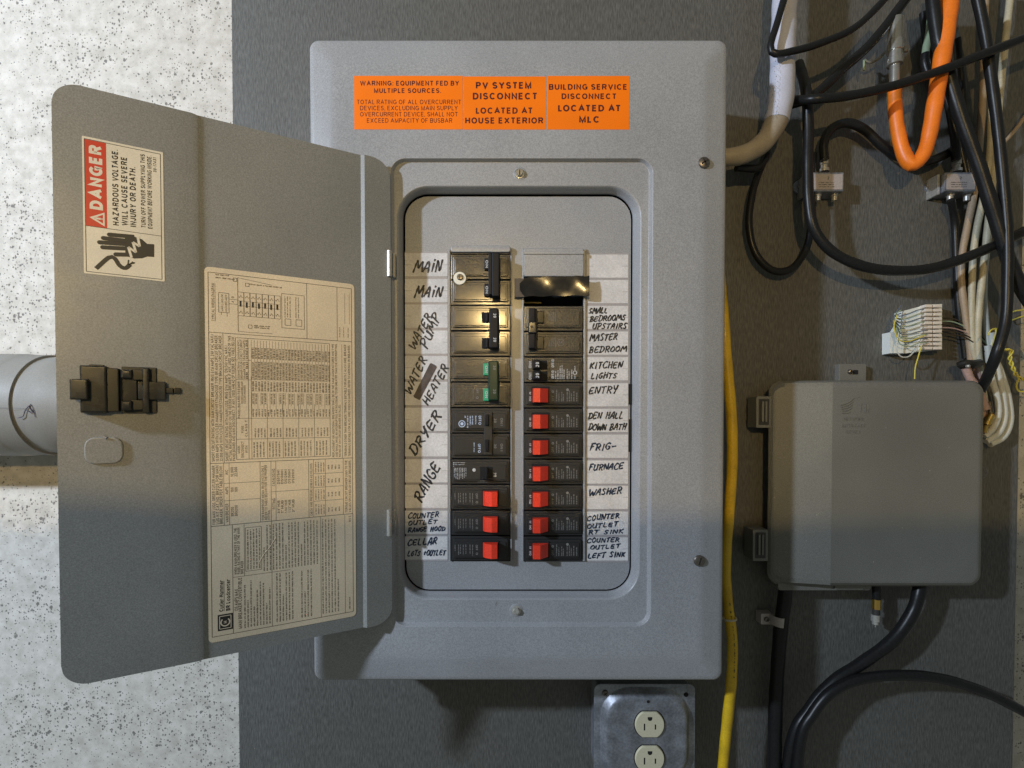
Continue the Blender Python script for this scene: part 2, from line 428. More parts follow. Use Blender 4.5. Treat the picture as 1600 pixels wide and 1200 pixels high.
pen2 = M('blue_black_marker', (.008, .022, .05), .5)
marker_smear = M('marker_block', (.06, .045, .045), .5, n2=(200, .5))
steel = M('zinc_steel', (.52, .51, .47), .34, .6, n1=(600, .2))
steel2 = M('dull_screw', (.20, .18, .16), .38, .9, n1=(900, .3))
nickel = M('nickel', (.50, .49, .455), .28, .85, n1=(400, .1))
brass = M('brass', (.75, .5, .14), .25, 1.0)
galv = M('galvanized_steel', (.26, .275, .31), .42, .55, n1=(500, .2), n2=(60, .3))
latchp = M('latch_black_plastic', (.026, .025, .021), .26, n1=(800, .25), n2=(70, .3))
latchd = M('latch_dark_plastic', (.015, .015, .012), .4, n1=(800, .25))
ivory = M('ivory_plastic', (.64, .60, .42), .35, n1=(700, .06))
whitewash = M('white_washer', (.78, .74, .62), .5)
tape = M('black_tape', (.014, .012, .010), .22, n2=(120, .3), bump=(60, .25, .0006), coat=.3)
tape_brown = M('tape_residue', (.07, .055, .045), .5, n1=(500, .2))
cblack = M('black_cable_jacket', (.011, .0115, .012), .36, spec=.3, n1=(500, .25), bump=(300, .2, .0004))
corange = M('orange_cable_jacket', (.86, .20, .012), .42, n1=(700, .08), n2=(60, .1))
cwhite = M('lavender_white_jacket', (.50, .51, .60), .5, n1=(900, .09), n2=(40, .1))
cwhite_shaded = M('beige_jacket', (.32, .27, .20), .5, n1=(900, .1), n2=(50, .15))  # shaded copy of the white jacket, warm shade put into the colour
ccream = M('cream_wire_jacket', (.46, .42, .30), .45, n1=(700, .12), n2=(60, .15))
ctan = M('tan_wire_jacket', (.36, .27, .18), .45, n1=(700, .12))
cwire_w = M('white_wire_jacket', (.58, .58, .52), .4, n1=(700, .08))
cyellow = M('yellow_cable_jacket', (.62, .40, .012), .38, n1=(600, .12), n2=(45, .18))
ypair = M('yellow_wire', (.65, .55, .08), .4)
pink = M('pink_jacket', (.42, .28, .24), .5, n1=(600, .15))
wgreen = M('green_white_wire', (.30, .38, .25), .4)
wdark = M('dark_wire', (.05, .035, .02), .4)
wblue = M('blue_grey_wire', (.12, .15, .2), .4)
nylon = M('white_nylon', (.78, .82, .79), .4, n1=(600, .06))
nylon2 = M('pinkish_nylon', (.78, .70, .61), .45, n1=(600, .08))
telbox = M('grey_box_plastic', (.166, .164, .146), .45, n1=(1150, .24), n2=(8, .14), bump=(900, .2, .0003), specks=[(110, .09, .80, (.55, .54, .48), .8), (30, .05, .6, (.06, .05, .04), .6)])
teldark = M('dark_box_plastic', (.035, .033, .03), .5, n1=(900, .2))
taglabel = M('foil_label', (.42, .37, .35), .4, n1=(900, .12))
pipe_m = M('grey_pipe_plastic', (.235, .228, .205), .58, n1=(1100, .12), n2=(9, .12))
purple = M('purple_smudge', (.085, .07, .10), .6, n1=(300, .4))
board_m = M('painted_plywood', (.108, .110, .104), .58, n1=(900, .34), n2=(6, .5), col2=(.092, .080, .064), bump=(700, .6, .0005), stretch=(1.0, 1.0, .16), specks=[(55, .06, .75, (.30, .29, .26), .8), (26, .07, .72, (.03, .025, .02), .8)])

def concrete_mat():
    m = bpy.data.materials.new('speckled_painted_concrete'); m.use_nodes = True; nt = m.node_tree; N = nt.nodes; L = nt.links
    b = N['Principled BSDF']; b.inputs['Roughness'].default_value = .8
    tc = N.new('ShaderNodeTexCoord')
    nd = N.new('ShaderNodeTexNoise'); nd.inputs['Scale'].default_value = 380; nd.inputs['Detail'].default_value = 2
    L.new(tc.outputs['Object'], nd.inputs['Vector'])
    vm = N.new('ShaderNodeVectorMath'); vm.operation = 'MULTIPLY_ADD'; vm.inputs[1].default_value = (.0032,)*3
    L.new(nd.outputs['Color'], vm.inputs[0]); L.new(tc.outputs['Object'], vm.inputs[2])
    big = N.new('ShaderNodeTexNoise'); big.inputs['Scale'].default_value = 16; big.inputs['Detail'].default_value = 4
    L.new(tc.outputs['Object'], big.inputs['Vector'])
    def spots(scale, rmax, power):
        v = N.new('ShaderNodeTexVoronoi'); v.inputs['Scale'].default_value = scale; v.inputs['Randomness'].default_value = 1
        L.new(vm.outputs[0], v.inputs['Vector'])
        sp = N.new('ShaderNodeSeparateColor'); L.new(v.outputs['Color'], sp.inputs[0])
        pw = N.new('ShaderNodeMath'); pw.operation = 'POWER'; pw.inputs[1].default_value = power; L.new(sp.outputs[0], pw.inputs[0])
        ml = N.new('ShaderNodeMath'); ml.operation = 'MULTIPLY'; ml.inputs[1].default_value = rmax; L.new(pw.outputs[0], ml.inputs[0])
        m2 = N.new('ShaderNodeMath'); m2.operation = 'MULTIPLY'; L.new(ml.outputs[0], m2.inputs[0])
        mr = N.new('ShaderNodeMapRange'); mr.inputs[1].default_value = .38; mr.inputs[2].default_value = .62; mr.inputs[3].default_value = .55; mr.inputs[4].default_value = 1.35
        L.new(big.outputs['Fac'], mr.inputs[0]); L.new(mr.outputs[0], m2.inputs[1])
        sb = N.new('ShaderNodeMath'); sb.operation = 'SUBTRACT'; L.new(m2.outputs[0], sb.inputs[0]); L.new(v.outputs['Distance'], sb.inputs[1])
        r2 = N.new('ShaderNodeMapRange'); r2.inputs[1].default_value = -.03; r2.inputs[2].default_value = .06; L.new(sb.outputs[0], r2.inputs[0])
        return r2.outputs[0]
    a = spots(400, .43, 1.8); c = spots(200, .33, 3.0); d = spots(60, .16, 7.0)
    mx = N.new('ShaderNodeMath'); mx.operation = 'MAXIMUM'; L.new(a, mx.inputs[0]); L.new(c, mx.inputs[1])
    mx2 = N.new('ShaderNodeMath'); mx2.operation = 'MAXIMUM'; L.new(mx.outputs[0], mx2.inputs[0]); L.new(d, mx2.inputs[1])
    k = N.new('ShaderNodeMath'); k.operation = 'MULTIPLY'; k.inputs[1].default_value = .74; L.new(mx2.outputs[0], k.inputs[0])
    n2 = N.new('ShaderNodeTexNoise'); n2.inputs['Scale'].default_value = 70; n2.inputs['Detail'].default_value = 10; n2.inputs['Roughness'].default_value = .65
    L.new(tc.outputs['Object'], n2.inputs['Vector'])
    cr = N.new('ShaderNodeValToRGB'); e = cr.color_ramp.elements
    e[0].position = .33; e[0].color = (.46, .43, .37, 1); e[1].position = .62; e[1].color = (.65, .615, .55, 1); L.new(n2.outputs['Fac'], cr.inputs[0])
    mc = N.new('ShaderNodeMix'); mc.data_type = 'RGBA'; L.new(k.outputs[0], mc.inputs[0]); L.new(cr.outputs[0], mc.inputs[6]); mc.inputs[7].default_value = (.06, .052, .048, 1)
    L.new(mc.outputs[2], b.inputs['Base Color'])
    sm = N.new('ShaderNodeMath'); sm.operation = 'SUBTRACT'; L.new(n2.outputs['Fac'], sm.inputs[0]); L.new(mx2.outputs[0], sm.inputs[1])
    bp = N.new('ShaderNodeBump'); bp.inputs['Strength'].default_value = .45; bp.inputs['Distance'].default_value = .0012
    L.new(sm.outputs[0], bp.inputs['Height']); L.new(bp.outputs[0], b.inputs['Normal'])
    return m
concrete = concrete_mat()

# ------------------------------------------------------------------ setting: concrete wall, plywood backboard
YB = 170.0   # face of the plywood
YC = 206.0   # face of the concrete
mb = MB(); n = 2
mb.add([(-2600, YC, -1900), (2600, YC, -1900), (2600, YC, 2000), (-2600, YC, 2000)], [[0, 1, 2, 3]], concrete)
mb.add([(-2600, YC+150, -1900), (2600, YC+150, -1900), (2600, YC+150, 2000), (-2600, YC+150, 2000)], [[3, 2, 1, 0]], concrete)
o = mb.build('concrete_wall', smooth=0, origin=(0, YC, 0)); tag(o, 'white painted concrete wall speckled with dark pinholes, behind the grey board', 'wall', kind='structure')
mb = MB()
a = at(367.5, 600, YB).x; b = at(1594, 600, YB).x
pad(mb, a, b, -1300, 1200, YB, YC-.3, board_m, bev=1.5, r=1)
o = mb.build('plywood_backboard', smooth=20, origin=(0, YC, 0)); tag(o, 'grey painted plywood backboard screwed to the speckled concrete wall', 'backboard', kind='structure')

# ------------------------------------------------------------------ load centre panel
c0 = at(811, 1062, YB)
panel = thing('breaker_panel', (c0.x, YB, c0.z), 'grey metal electrical panel with its door swung open to the left', 'electrical panel')
def R4(x0, x1, y0, y1, Y):
    a = at((x0), (y0+y1)/2, Y); b = at(x1, (y0+y1)/2, Y); t = at(800, y0, Y); d = at(800, y1, Y)
    return a.x, b.x, d.z, t.z
def rpx(x0, x1, y0, y1, r, Y, n=10): 
    q = R4(x0, x1, y0, y1, Y); return ring(*q, r, Y, n)
mb = MB()
rings = [
 rpx(488.5, 1131, 64, 1061.5, 14, 17), rpx(488, 1131.5, 63.5, 1062, 14, 9), rpx(489.5, 1130, 65, 1060.5, 13, 6.8),
 rpx(494, 1125, 70, 1056, 11, 5.6), rpx(517, 1103, 92, 1033, 9, 1.0), rpx(523, 1097, 98, 1027, 8, .2), rpx(531, 1089, 106, 1019, 8, 0),
 rpx(611, 1019.5, 246.5, 979.5, 24, 0), rpx(612.3, 1018, 248, 978, 23, .9), rpx(616.5, 1013, 252.5, 973.5, 19, 7), rpx(618, 1011.5, 254, 972, 18, 8),
 rpx(620.5, 1001.5, 289, 938, 50, 8), rpx(622.5, 999.8, 291, 936, 49, 8.8), rpx(625, 996.5, 294, 933, 47, 12), rpx(627.5, 993, 297, 930.5, 45, 18),
 rpx(629.5, 990, 300, 927, 43, 23), rpx(631, 987.5, 303, 924, 41, 27), rpx(631.5, 987, 304, 923, 40, 30), rpx(630, 988.5, 302.5, 924.5, 41, 31.5)]
loft(mb, rings, paint, cap0=False, cap1=False)
cover = mb.build('cover', panel, smooth=50)
# enclosure behind the cover
mb = MB(); q = R4(496, 1122, 74, 1052, 12); 
x0, x1, z0, z1 = q
for (a0, a1, b0, b1) in ((x0, x0+3, z0, z1), (x1-3, x1, z0, z1), (x0+3.1, x1-3.1, z0, z0+3), (x0+3.1, x1-3.1, z1-3, z1)):
    pad(mb, a0, a1, b0, b1, 10, YB-1, paint, .2, .2, 1)
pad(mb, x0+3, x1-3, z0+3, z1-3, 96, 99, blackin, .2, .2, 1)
mb.build('enclosure_box', panel, smooth=0)
# dead front
YD = 29.0
mb = MB()
outer = [(x, z) for x, _, z in rpx(634.6, 984.3, 307.8, 920.4, 37.5, YD+2, 8)]
def hole(x0, x1, y0, y1, r=3, Y=YD): return [(x, z) for x, _, z in rpx(x0, x1, y0, y1, r, Y, 3)]
plate(mb, outer, [hole(704.5, 797.5, 393, 877, 1), hole(818.5, 911.5, 431, 877, 1), ], YD, 3, dead)
# raised hoods over the two breaker columns and the folded edges beside them
for (xa, xb, yt, yb_) in ((704, 798, 383, 394), (818, 912.5, 387, 432)):
    padpx(mb, xa, xb, yt, yb_, 20, YD+1, dead, 2.2, 4)
for xa in (701.5, 797.6, 815.8, 912):
    padpx(mb, xa, xa+2.4, 388, 877, 25, YD+1, dead, .9, .5)
padpx(mb, 818, 912.5, 392, 397, 18.2, 20, dead, .7, .5)
for (ya, yb_, xb) in ((600, 632, 988.6), (655, 706, 986.9)): padpx(mb, 982.6, xb, ya, yb_, 26.5, 29.2, blackin, .2, .3)
for (xx, yy) in ((992.5, 605), (992.5, 628)): lathe(mb, at(xx, yy, 22), [(1.1, 0), (1.1, 3)], blackin, 8)
mb.build('dead_front', panel, smooth=30)
mb = MB(); padpx(mb, 819, 911, 432, 476, 62, 64, blackin, .3, .5)
p = at(820, 473.2, 40); q = at(846, 473.2, 40); tube(mb, [p, (p+q)/2+Vector((0, 1, .6)), q], 1.5, brass, 8, 4)
mb.build('bus_cavity', panel)

def screw(px, py, Y, r, mat, slot, parent, label=None, hexh=False, washer=False, tilt=0.0):
    mb = MB(); c = at(px, py, Y)
    if washer: lathe(mb, c, [(r*1.75, .6), (r*1.75, -.2), (r*1.35, -1.0), (r*1.1, -.2)], paint, 24)
    if hexh:
        lathe(mb, c, [(r*1.25, 0), (r*1.25, -1.2), (r*1.1, -1.6)], mat, 24)
        lathe(mb, c, [(r*.92, -1.4), (r*.92, -5.0), (r*.78, -6)], mat, 6)
        fy = c.y-6
    else:
        lathe(mb, c, [(r, 0), (r, -1.2), (r*.85, -3), (r*.5, -4.1), (r*.1, -4.4)], mat, 24); fy = c.y-4.3
    if slot:
        R = Vector((math.cos(tilt), 0, math.sin(tilt))); U = Vector((-math.sin(tilt), 0, math.cos(tilt)))
        for (RR, UU) in ((R, U),) if slot == 1 else ((R, U), (U, R)):
            o_ = Vector((c.x, fy-.25, c.z)); a = RR*r*.62; b_ = UU*r*.13; d = Vector((0, 1.2, 0))
            mb.add([o_-a-b_, o_+a-b_, o_+a+b_, o_-a+b_, o_-a-b_+d, o_+a-b_+d, o_+a+b_+d, o_-a+b_+d],
                   [[0, 1, 2, 3], [0, 4, 5, 1], [1, 5, 6, 2], [2, 6, 7, 3], [3, 7, 4, 0]], blackp)
    o = mb.build('screw', parent)
    if label: o['label'] = label
    return o
screw(1100, 254.5, .2, 9.0, steel2, 2, panel, 'dark cross slot screw in the upper right of the cover', tilt=.5)
screw(1092.5, 876, .2, 9.0, steel2, 1, panel, 'slotted screw in the lower right of the cover', tilt=1.3)
screw(812, 271.5, 8, 6.2, nickel, 1, panel, 'bright slotted screw above the opening', hexh=True, washer=True, tilt=1.57)
screw(806.5, 953.5, 8, 6.2, steel, 0, panel, 'hex head screw below the opening', hexh=True, washer=True)

# orange stickers
def stick(x0, x1, y0, y1, lines, label):
    mb = MB(); a = at(x0, y0, -.25); b = at(x1, y1, -.25)
    pad(mb, a.x, b.x, b.z, a.z, -.35, .05, orange, .08, .4, 2)
    for (s, cx, cy, wpx, hpx, bold) in lines:
        text(mb, s, at(cx, cy, -.42), X, Z, wpx, hpx, maroon, bold)
    o = mb.build('warning_sticker', panel, smooth=0); o['label'] = label
stick(553, 723.3, 118.5, 202.2, [('WARNING: EQUIPMENT FED BY', 640, 130, 153, 7.6, .022), ('MULTIPLE SOURCES.', 637, 141.6, 104, 7.4, .022),
  ('TOTAL RATING OF ALL OVERCURRENT', 639, 159.3, 161, 7.0, .002), ('DEVICES, EXCLUDING MAIN SUPPLY', 639, 168.8, 151, 7.0, .002),
  ('OVERCURRENT DEVICE, SHALL NOT', 639, 178.4, 151, 7.0, .002), ('EXCEED AMPACITY OF BUSBAR', 640, 188.2, 132, 7.0, .002)], 'orange sticker reading WARNING: EQUIPMENT FED BY MULTIPLE SOURCES')
stick(724.3, 853.3, 119.5, 202.4, [('PV SYSTEM', 787, 133.4, 86, 10.4, .03), ('DISCONNECT', 789.3, 150.2, 100, 10.4, .03),
  ('LOCATED AT', 788, 172.8, 88, 9.6, .028), ('HOUSE EXTERIOR', 788, 188.3, 121, 9.6, .028)], 'orange sticker reading PV SYSTEM DISCONNECT')
stick(855.0, 983, 118.6, 202.4, [('BUILDING SERVICE', 919, 135.8, 121, 8.8, .026), ('DISCONNECT', 920.5, 150.4, 85, 8.8, .026),
  ('LOCATED AT', 921, 169, 97, 10.2, .03), ('MLC', 921, 186.6, 32, 10.2, .03)], 'orange sticker reading BUILDING SERVICE DISCONNECT')

# circuit directory strips
def strip(x0, x1, y0, label, writer):
    YS = YD-.5
    mb = MB(); a = at(x0, y0, YS); b = at(x1, y0+483.5, YS); pad(mb, a.x, b.x, b.z, a.z, YS, YD+.2, film, .1, .5, 2)
    s = mb.build('circuit_directory', panel, smooth=0); s['label'] = label
    for i in range(12):
        ya = y0+2.0+i*40.2; m2 = MB()
        a = at(x0+.2, ya, YS); b = at(x1-.2, ya+36.3, YS)
        j = random.uniform(-.4, .4)
        pad(m2, a.x, b.x, b.z+j, a.z+j, YS-.35, YS+.1, paper, .12, .5, 2)
        mid = at(0, ya+18.1, YS-.42).z+j
        for (u0, u1) in ((a.x+.3, a.x+11), (b.x-9, b.x-.3)):
            quad(m2, ((u0+u1)/2, YS-.42, mid), X, Z, u1-u0, .6, film)
        m2.build('paper_label', s, smooth=0)
    m3 = MB(); writer(m3, YS-.6); m3.build('handwriting', s, smooth=0)
def wl(m, y):
    H = lambda s, px, py, a, w_, h_, p=pen, pw=1.9: hand(m, s, at(px, py, y), math.radians(a), w_, h_, p, pw)
    H('MAiN', 667, 416, 3, 44, 17, pw=2.1); H('MAiN', 668, 456, 2, 44, 17, pw=2.1)
    H('WATER', 656, 518, 62, 60, 12); H('PUMP', 672, 518, 66, 56, 13)
    H('WATER', 649, 587, 64, 62, 12); H('HEATER', 680, 602, 62, 70, 12)
    c = at(664, 596, y); R = Vector((math.cos(math.radians(63)), 0, math.sin(math.radians(63)))); U = Vector((-R.z, 0, R.x))
    rg = []
    for k in range(20):
        q = rr(-31, 31, -6.5, 6.5, 3, 4)[k]; rg.append(c+R*q[0]+U*q[1]*random.uniform(.88, 1.12)+Vector((0, -.1, 0)))
    m.add(rg, [list(range(20))], marker_smear)
    H('DRYER', 663, 677, 56, 76, 15, pw=2.2); H('RANGE', 666, 754, 61, 66, 17, pw=2.2)
    H('COUNTER', 661, 805, 3, 50, 8, pen2, 1.5); H('OUTLET', 660, 816, 3, 47, 6.8, pen2, 1.4); H('RANGE HOOD', 666, 827, 3, 60, 7, pen2, 1.5)
    H('CELLAR', 659, 847, 4, 47, 10, pen2, 1.7); H('LGTS +OUTLET', 666, 864, 1, 61, 8, pen2, 1.4)
def wr(m, y):
    H = lambda s, px, py, a, w_, h_, p=pen, pw=1.6: hand(m, s, at(px, py, y), math.radians(a), w_, h_, p, pw)
    H('SMALL', 934, 485.5, 1, 30, 8.5); H('BEDROOMS', 949, 497, 2, 57, 8.5); H('UPSTAIRS', 952, 509.5, 1, 55, 8.5)
    H('MASTER', 942, 527, 3, 44, 10); H('BEDROOM', 949, 546, 2, 60, 9)
    H('KITCHEN', 946, 570.5, 3, 53, 10); H('LIGHTS', 943, 587, 2, 42, 9)
    H('ENTRY', 942, 609, 3, 46, 10.5)
    H('DEN HALL', 946, 649, 1, 56, 10); H('DOWN BATH', 948, 667, 1, 60, 10)
    H('FRIG-', 941, 698, 2, 42, 11, pen2, 1.8)
    H('FURNACE', 946, 729, 3, 56, 10, pen2, 1.7); H('WASHER', 945, 768, 3, 52, 10, pen2, 1.7)
    H('COUNTER', 942, 807.5, 5, 52, 8, pen2, 1.5); H('OUTLET', 941, 820.5, 4, 50, 7, pen2, 1.5); H('RT SINK', 946, 831, 2, 56, 6.4, pen2, 1.5)
    H('COUNTER', 942, 844, 2, 52, 6.6, pen2, 1.4); H('OUTLET', 945, 854.5, 3, 48, 6.2, pen2, 1.4); H('LEFT SINK', 947, 867, 3, 60, 7.6, pen2, 1.6)
strip(632.5, 699.7, 393.5, 'left paper strip with handwritten circuit names', wl)
strip(916.5, 981.5, 395.5, 'right paper strip with handwritten circuit names', wr)

# ---- the door, opened about 150 degrees
HX = at(612.5, 610, 0).x; DL, DD = 350.0, 194.0
Dd = Vector((-DL, -DD, 0)).normalized()          # from the hinge outwards
Dn = Vector((-Dd.y, Dd.x, 0)); Dn = -Dn if Dn.y > 0 else Dn    # normal towards the viewer
H0 = Vector((HX, -1.0, 0))
def cast(px, py, lift=0.0):
    dx = px-800.0; dz = -(py-PPY)
    d = Vector((dx, F*math.cos(TH)+dz*math.sin(TH), -F*math.sin(TH)+dz*math.cos(TH))); o_ = Vector((0, -F, 0))
    t = (H0+Dn*lift-o_).dot(Dn)/d.dot(Dn); return o_+d*t
def uv(px, py, lift=0.0): p = cast(px, py, lift); return (p-H0).dot(Dd), p.z
def DP(u, z, lift=0.0): return Vector((H0.x, H0.y, 0))+Dd*u+Dn*lift+Vector((0, 0, z))
uL = (uv(85, 400)[0]+uv(91, 700)[0])/2
zT = (uv(150, 141)[1]+uv(500, 227)[1])/2; zB = (uv(150, 1064)[1]+uv(500, 994)[1])/2
uC = uv(309, 600)[0]; uW = uv(568, 600)[0]
door = thing('door', H0, None, None)
door.parent = panel; door.location = (H0-Vector(panel['_o']))*K; 
mb = MB()
us = []
def lift_at(u):  # stiffening steps across the door sheet
    if u < uW-2.4: return 4.0
    if u < uW+2.4: return 4.0-4.0*(u-(uW-2.4))/4.8
    if u < uC-3: return 0.0
    if u < uC+3: return 2.6*(u-(uC-3))/6
    return 2.6
def outline(u0, u1, r):
    return rr(u0, u1, zB, zT, r, 8)
# grid columns clipped by the rounded outline
cols = sorted(set([2+uL*0 + i*1.2 for i in range(0, 26)]+[uW-2.4, uW+2.4, uC-3, uC+3]+[uL-i*1.5 for i in range(0, 20)]+[60, 120, 180, 240, 300, 340]))
cols = [u for u in cols if 2 <= u <= uL]
def zlim(u, top):
    rh, rl = 30.0, 27.0; z = zT if top else zB; s_ = -1 if top else 1
    if u < 2+rh: d_ = 2+rh-u; return z+s_*(rh-math.sqrt(max(0, rh*rh-d_*d_)))*(.85)
    if u > uL-rl: d_ = u-(uL-rl); return z+s_*(rl-math.sqrt(max(0, rl*rl-d_*d_)))
    return z
vs = []; fs = []
for u in cols:
    l = lift_at(u); a, b = zlim(u, True), zlim(u, False)
    vs += [DP(u, a, l), DP(u, b, l), DP(u, a, l-3), DP(u, b, l-3)]
for i in range(len(cols)-1):
    k = 4*i; fs += [[k, k+1, k+5, k+4], [k+2, k+6, k+7, k+3], [k, k+4, k+6, k+2], [k+1, k+3, k+7, k+5]]
fs += [[0, 2, 3, 1], [len(vs)-4, len(vs)-3, len(vs)-1, len(vs)-2]]
mb.add(vs, fs, doorpaint)
sheet = mb.build('door_sheet', door, smooth=35)
for (ya, yb_) in ((392, 432), (796.5, 837)):
    mb = MB(); a = at(608.5, ya, -9); b = at(608.5, yb_, -9)
    tube(mb, [a, b], 4.0, steel, 14)
    pad(mb, a.x-1, a.x+7.5, b.z+1, a.z-1, -2, 1, paint, .5, .5, 2)
    mb.build('hinge', door)
# knockout bump
mb = MB(); cu, cz = uv(163, 704, 2.6); rs = []
for (ins, lf) in ((0, 2.3), (.8, 4.4), (2.0, 5.0)):
    rs.append([DP(cu+(-a_), cz+b_, lf) for a_, b_ in rr(-19+ins, 19-ins, -16.5+ins, 16.5-ins, 11-ins, 5)])
loft(mb, rs, doorpaint); tube(mb, [DP(cu+1, cz+17, 4.8), DP(cu-3, cz+15, 5)], 1.8, paint, 8)
mb.build('knockout', door)

# local frame of a sticker on the door: s across (left to right), t downwards
class Stk:
    def __init__(s, x0, x1, tl, tr, br, bl, lift):
        s.lift = lift; s.ua = uv(x0, (tl+bl)/2, lift)[0]; s.ub = uv(x1, (tr+br)/2, lift)[0]
        s.zt = (uv(x0, tl, lift)[1]+uv(x1, tr, lift)[1])/2; s.zb = (uv(x0, bl, lift)[1]+uv(x1, br, lift)[1])/2
        s.h = s.zt-s.zb; s.k = abs(s.ub-s.ua)/(x1-x0)
    def P(s, sx, t, l=0.0): return DP(s.ua+(s.ub-s.ua)*sx, s.zt-s.h*t, s.lift+l)
    def sx(s, px): return (uv(px, 690, s.lift)[0]-s.ua)/(s.ub-s.ua)
    def rect(s, mb, a, b, t0, t1, mat, l, r=.1, n=3):
        p = s.P(a, t0); q = s.P(b, t1); W_ = (s.ub-s.ua)*(b-a)
        pts = rr(min(0, W_), max(0, W_), -s.h*(t1-t0), 0, r, n)
        vs = [DP(s.ua+(s.ub-s.ua)*a+x, s.zt-s.h*t0+z, s.lift+l) for x, z in pts]
        mb.add(vs, [list(range(len(vs)))[::-1]], mat)
    def line(s, mb, a, t0, b, t1, mat, w_=.5, l=.05):
        p = s.P(a, t0, l); q = s.P(b, t1, l); d = (q-p).normalized(); nn = d.cross(Dn).normalized()*w_/2
        mb.add([p-nn, q-nn, q+nn, p+nn], [[0, 1, 2, 3]], mat)
    def box(s, mb, a, b, t0, t1, mat, w_=.5):
        for q in ((a, t0, b, t0), (b, t0, b, t1), (b, t1, a, t1), (a, t1, a, t0)): s.line(mb, *q, mat, w_)
    def up(s, mb, st, a, tb, tt, h_, mat, bold=0.0, width=True):
        """text running upwards from tb to tt, centred across at a"""
        L_ = s.h*(tb-tt); h_ *= s.k; text(mb, st, s.P(a, (tb+tt)/2, .06), Z, -RX, L_ if width else None, h_, mat, bold)
    def ups(s, mb, a, tb, tt, h_, mat, cw=1.1):
        ticks(mb, s.P(a, tb, .06), Z, -RX, s.h*(tb-tt), h_*s.k, mat, cw)
RX = -Dd     # to the right along the door as seen
# danger sticker
D = Stk(129.5, 256, 212, 238.5, 439, 427.5, 2.8)
mb = MB(); D.rect(mb, 0, 1, 0, 1, cream2, 0, 1.0)
D.box(mb, .028, .965, .018, .985, blackp, .7)
D.rect(mb, .032, .285, .021, .648, redp, .03)
D.line(mb, .028, .65, .965, .65, blackp, .6)
D.up(mb, 'DANGER', .158, .522, .05, 20, cream2, .055)
p3 = [D.P(.075, .585, .06), D.P(.255, .535, .06), D.P(.255, .638, .06)]; mb.add(p3, [[0, 1, 2]], cream2)
p3 = [D.P(.13, .586, .09), D.P(.235, .553, .09), D.P(.235, .618, .09)]; mb.add(p3, [[0, 1, 2]], redp)
D.line(mb, .145, .586, .21, .586, cream2, 2.2, .12); D.line(mb, .218, .586, .23, .586, cream2, 2.2, .12)
for st, a, tb, tt, hh, bo in (('HAZARDOUS VOLTAGE.', .39, .617, .05, 9.8, .024), ('WILL CAUSE SEVERE', .5, .61, .094, 9.8, .024), ('INJURY OR DEATH.', .605, .61, .155, 9.8, .024),
    ('TURN OFF POWER SUPPLYING THIS', .735, .605, .045, 7.4, .02), ('EQUIPMENT BEFORE WORKING INSIDE.', .82, .605, .045, 7.4, .02), ('30-17431', .89, .165, .052, 5.4, .012)):
    D.up(mb, st, a, tb, tt, hh, blackp, bo)
def pc(x, y): return 110+x/5.0, 200+y/5.0
def dstroke(pts, wd, mat, l):
    q = [cast(*pc(x, y), 2.8+l*.25) for x, y in pts]
    q = spline(q, 2.0) if len(q) > 2 else q
    vs = []
    for i, p_ in enumerate(q):
        t = (q[min(i+1, len(q)-1)]-q[max(i-1, 0)]).normalized(); nn = t.cross(Dn).normalized()*wd/2; vs += [p_-nn, p_+nn]
    mb.add(vs, [[2*i, 2*i+1, 2*i+3, 2*i+2] for i in range(len(q)-1)], mat)
for (xa, ya, xb, yb_) in ((305, 833, 500, 850), (258, 860, 440, 882), (228, 893, 440, 908), (252, 932, 440, 942), (355, 988, 480, 990)):
    dstroke([(xa, ya), (xb, yb_)], 5.0, blackp, .3)
    c_ = cast(*pc(xa, ya), 2.87); mb.add([c_+RX*2.5*math.cos(k*.6283)+Z*2.5*math.sin(k*.6283) for k in range(10)], [list(range(10))], blackp)
mb.add([cast(*pc(x, y), 2.86) for x, y in ((425, 842), (500, 848), (560, 870), (600, 905), (655, 908), (655, 1008), (600, 1005), (560, 1018), (500, 1020), (430, 1000))], [list(range(10))], blackp)
for s_ in (((525, 846), (541, 925)), ((541, 925), (488, 892)), ((488, 892), (512, 972)), ((512, 972), (452, 930)), ((452, 930), (478, 1012))): dstroke(list(s_), 2.6, cream2, .5)
dstroke([(200, 1098), (300, 1012), (345, 1018), (385, 1075), (430, 1095), (468, 1065)], 4.6, blackp, .3)
for s_ in (((450, 1070), (455, 1030)), ((455, 1072), (490, 1045)), ((458, 1066), (505, 1052))): dstroke(list(s_), 1.5, blackp, .3)
o = mb.build('danger_sticker', door, smooth=0); o['label'] = 'pale sticker with a red DANGER band and shocked hand picture'

# wiring label
W = Stk(322.5, 555, 417.5, 443.5, 963, 1005.5, .25)
mb = MB(); W.rect(mb, 0, 1, 0, 1, cream, 0, 6, 5)
S = W.sx
W.box(mb, S(328), S(550.5), .014, .985, brownp, .7)
for t in (.172, .52, .688): W.line(mb, S(328), t, S(550.5), t, brownp, .7)
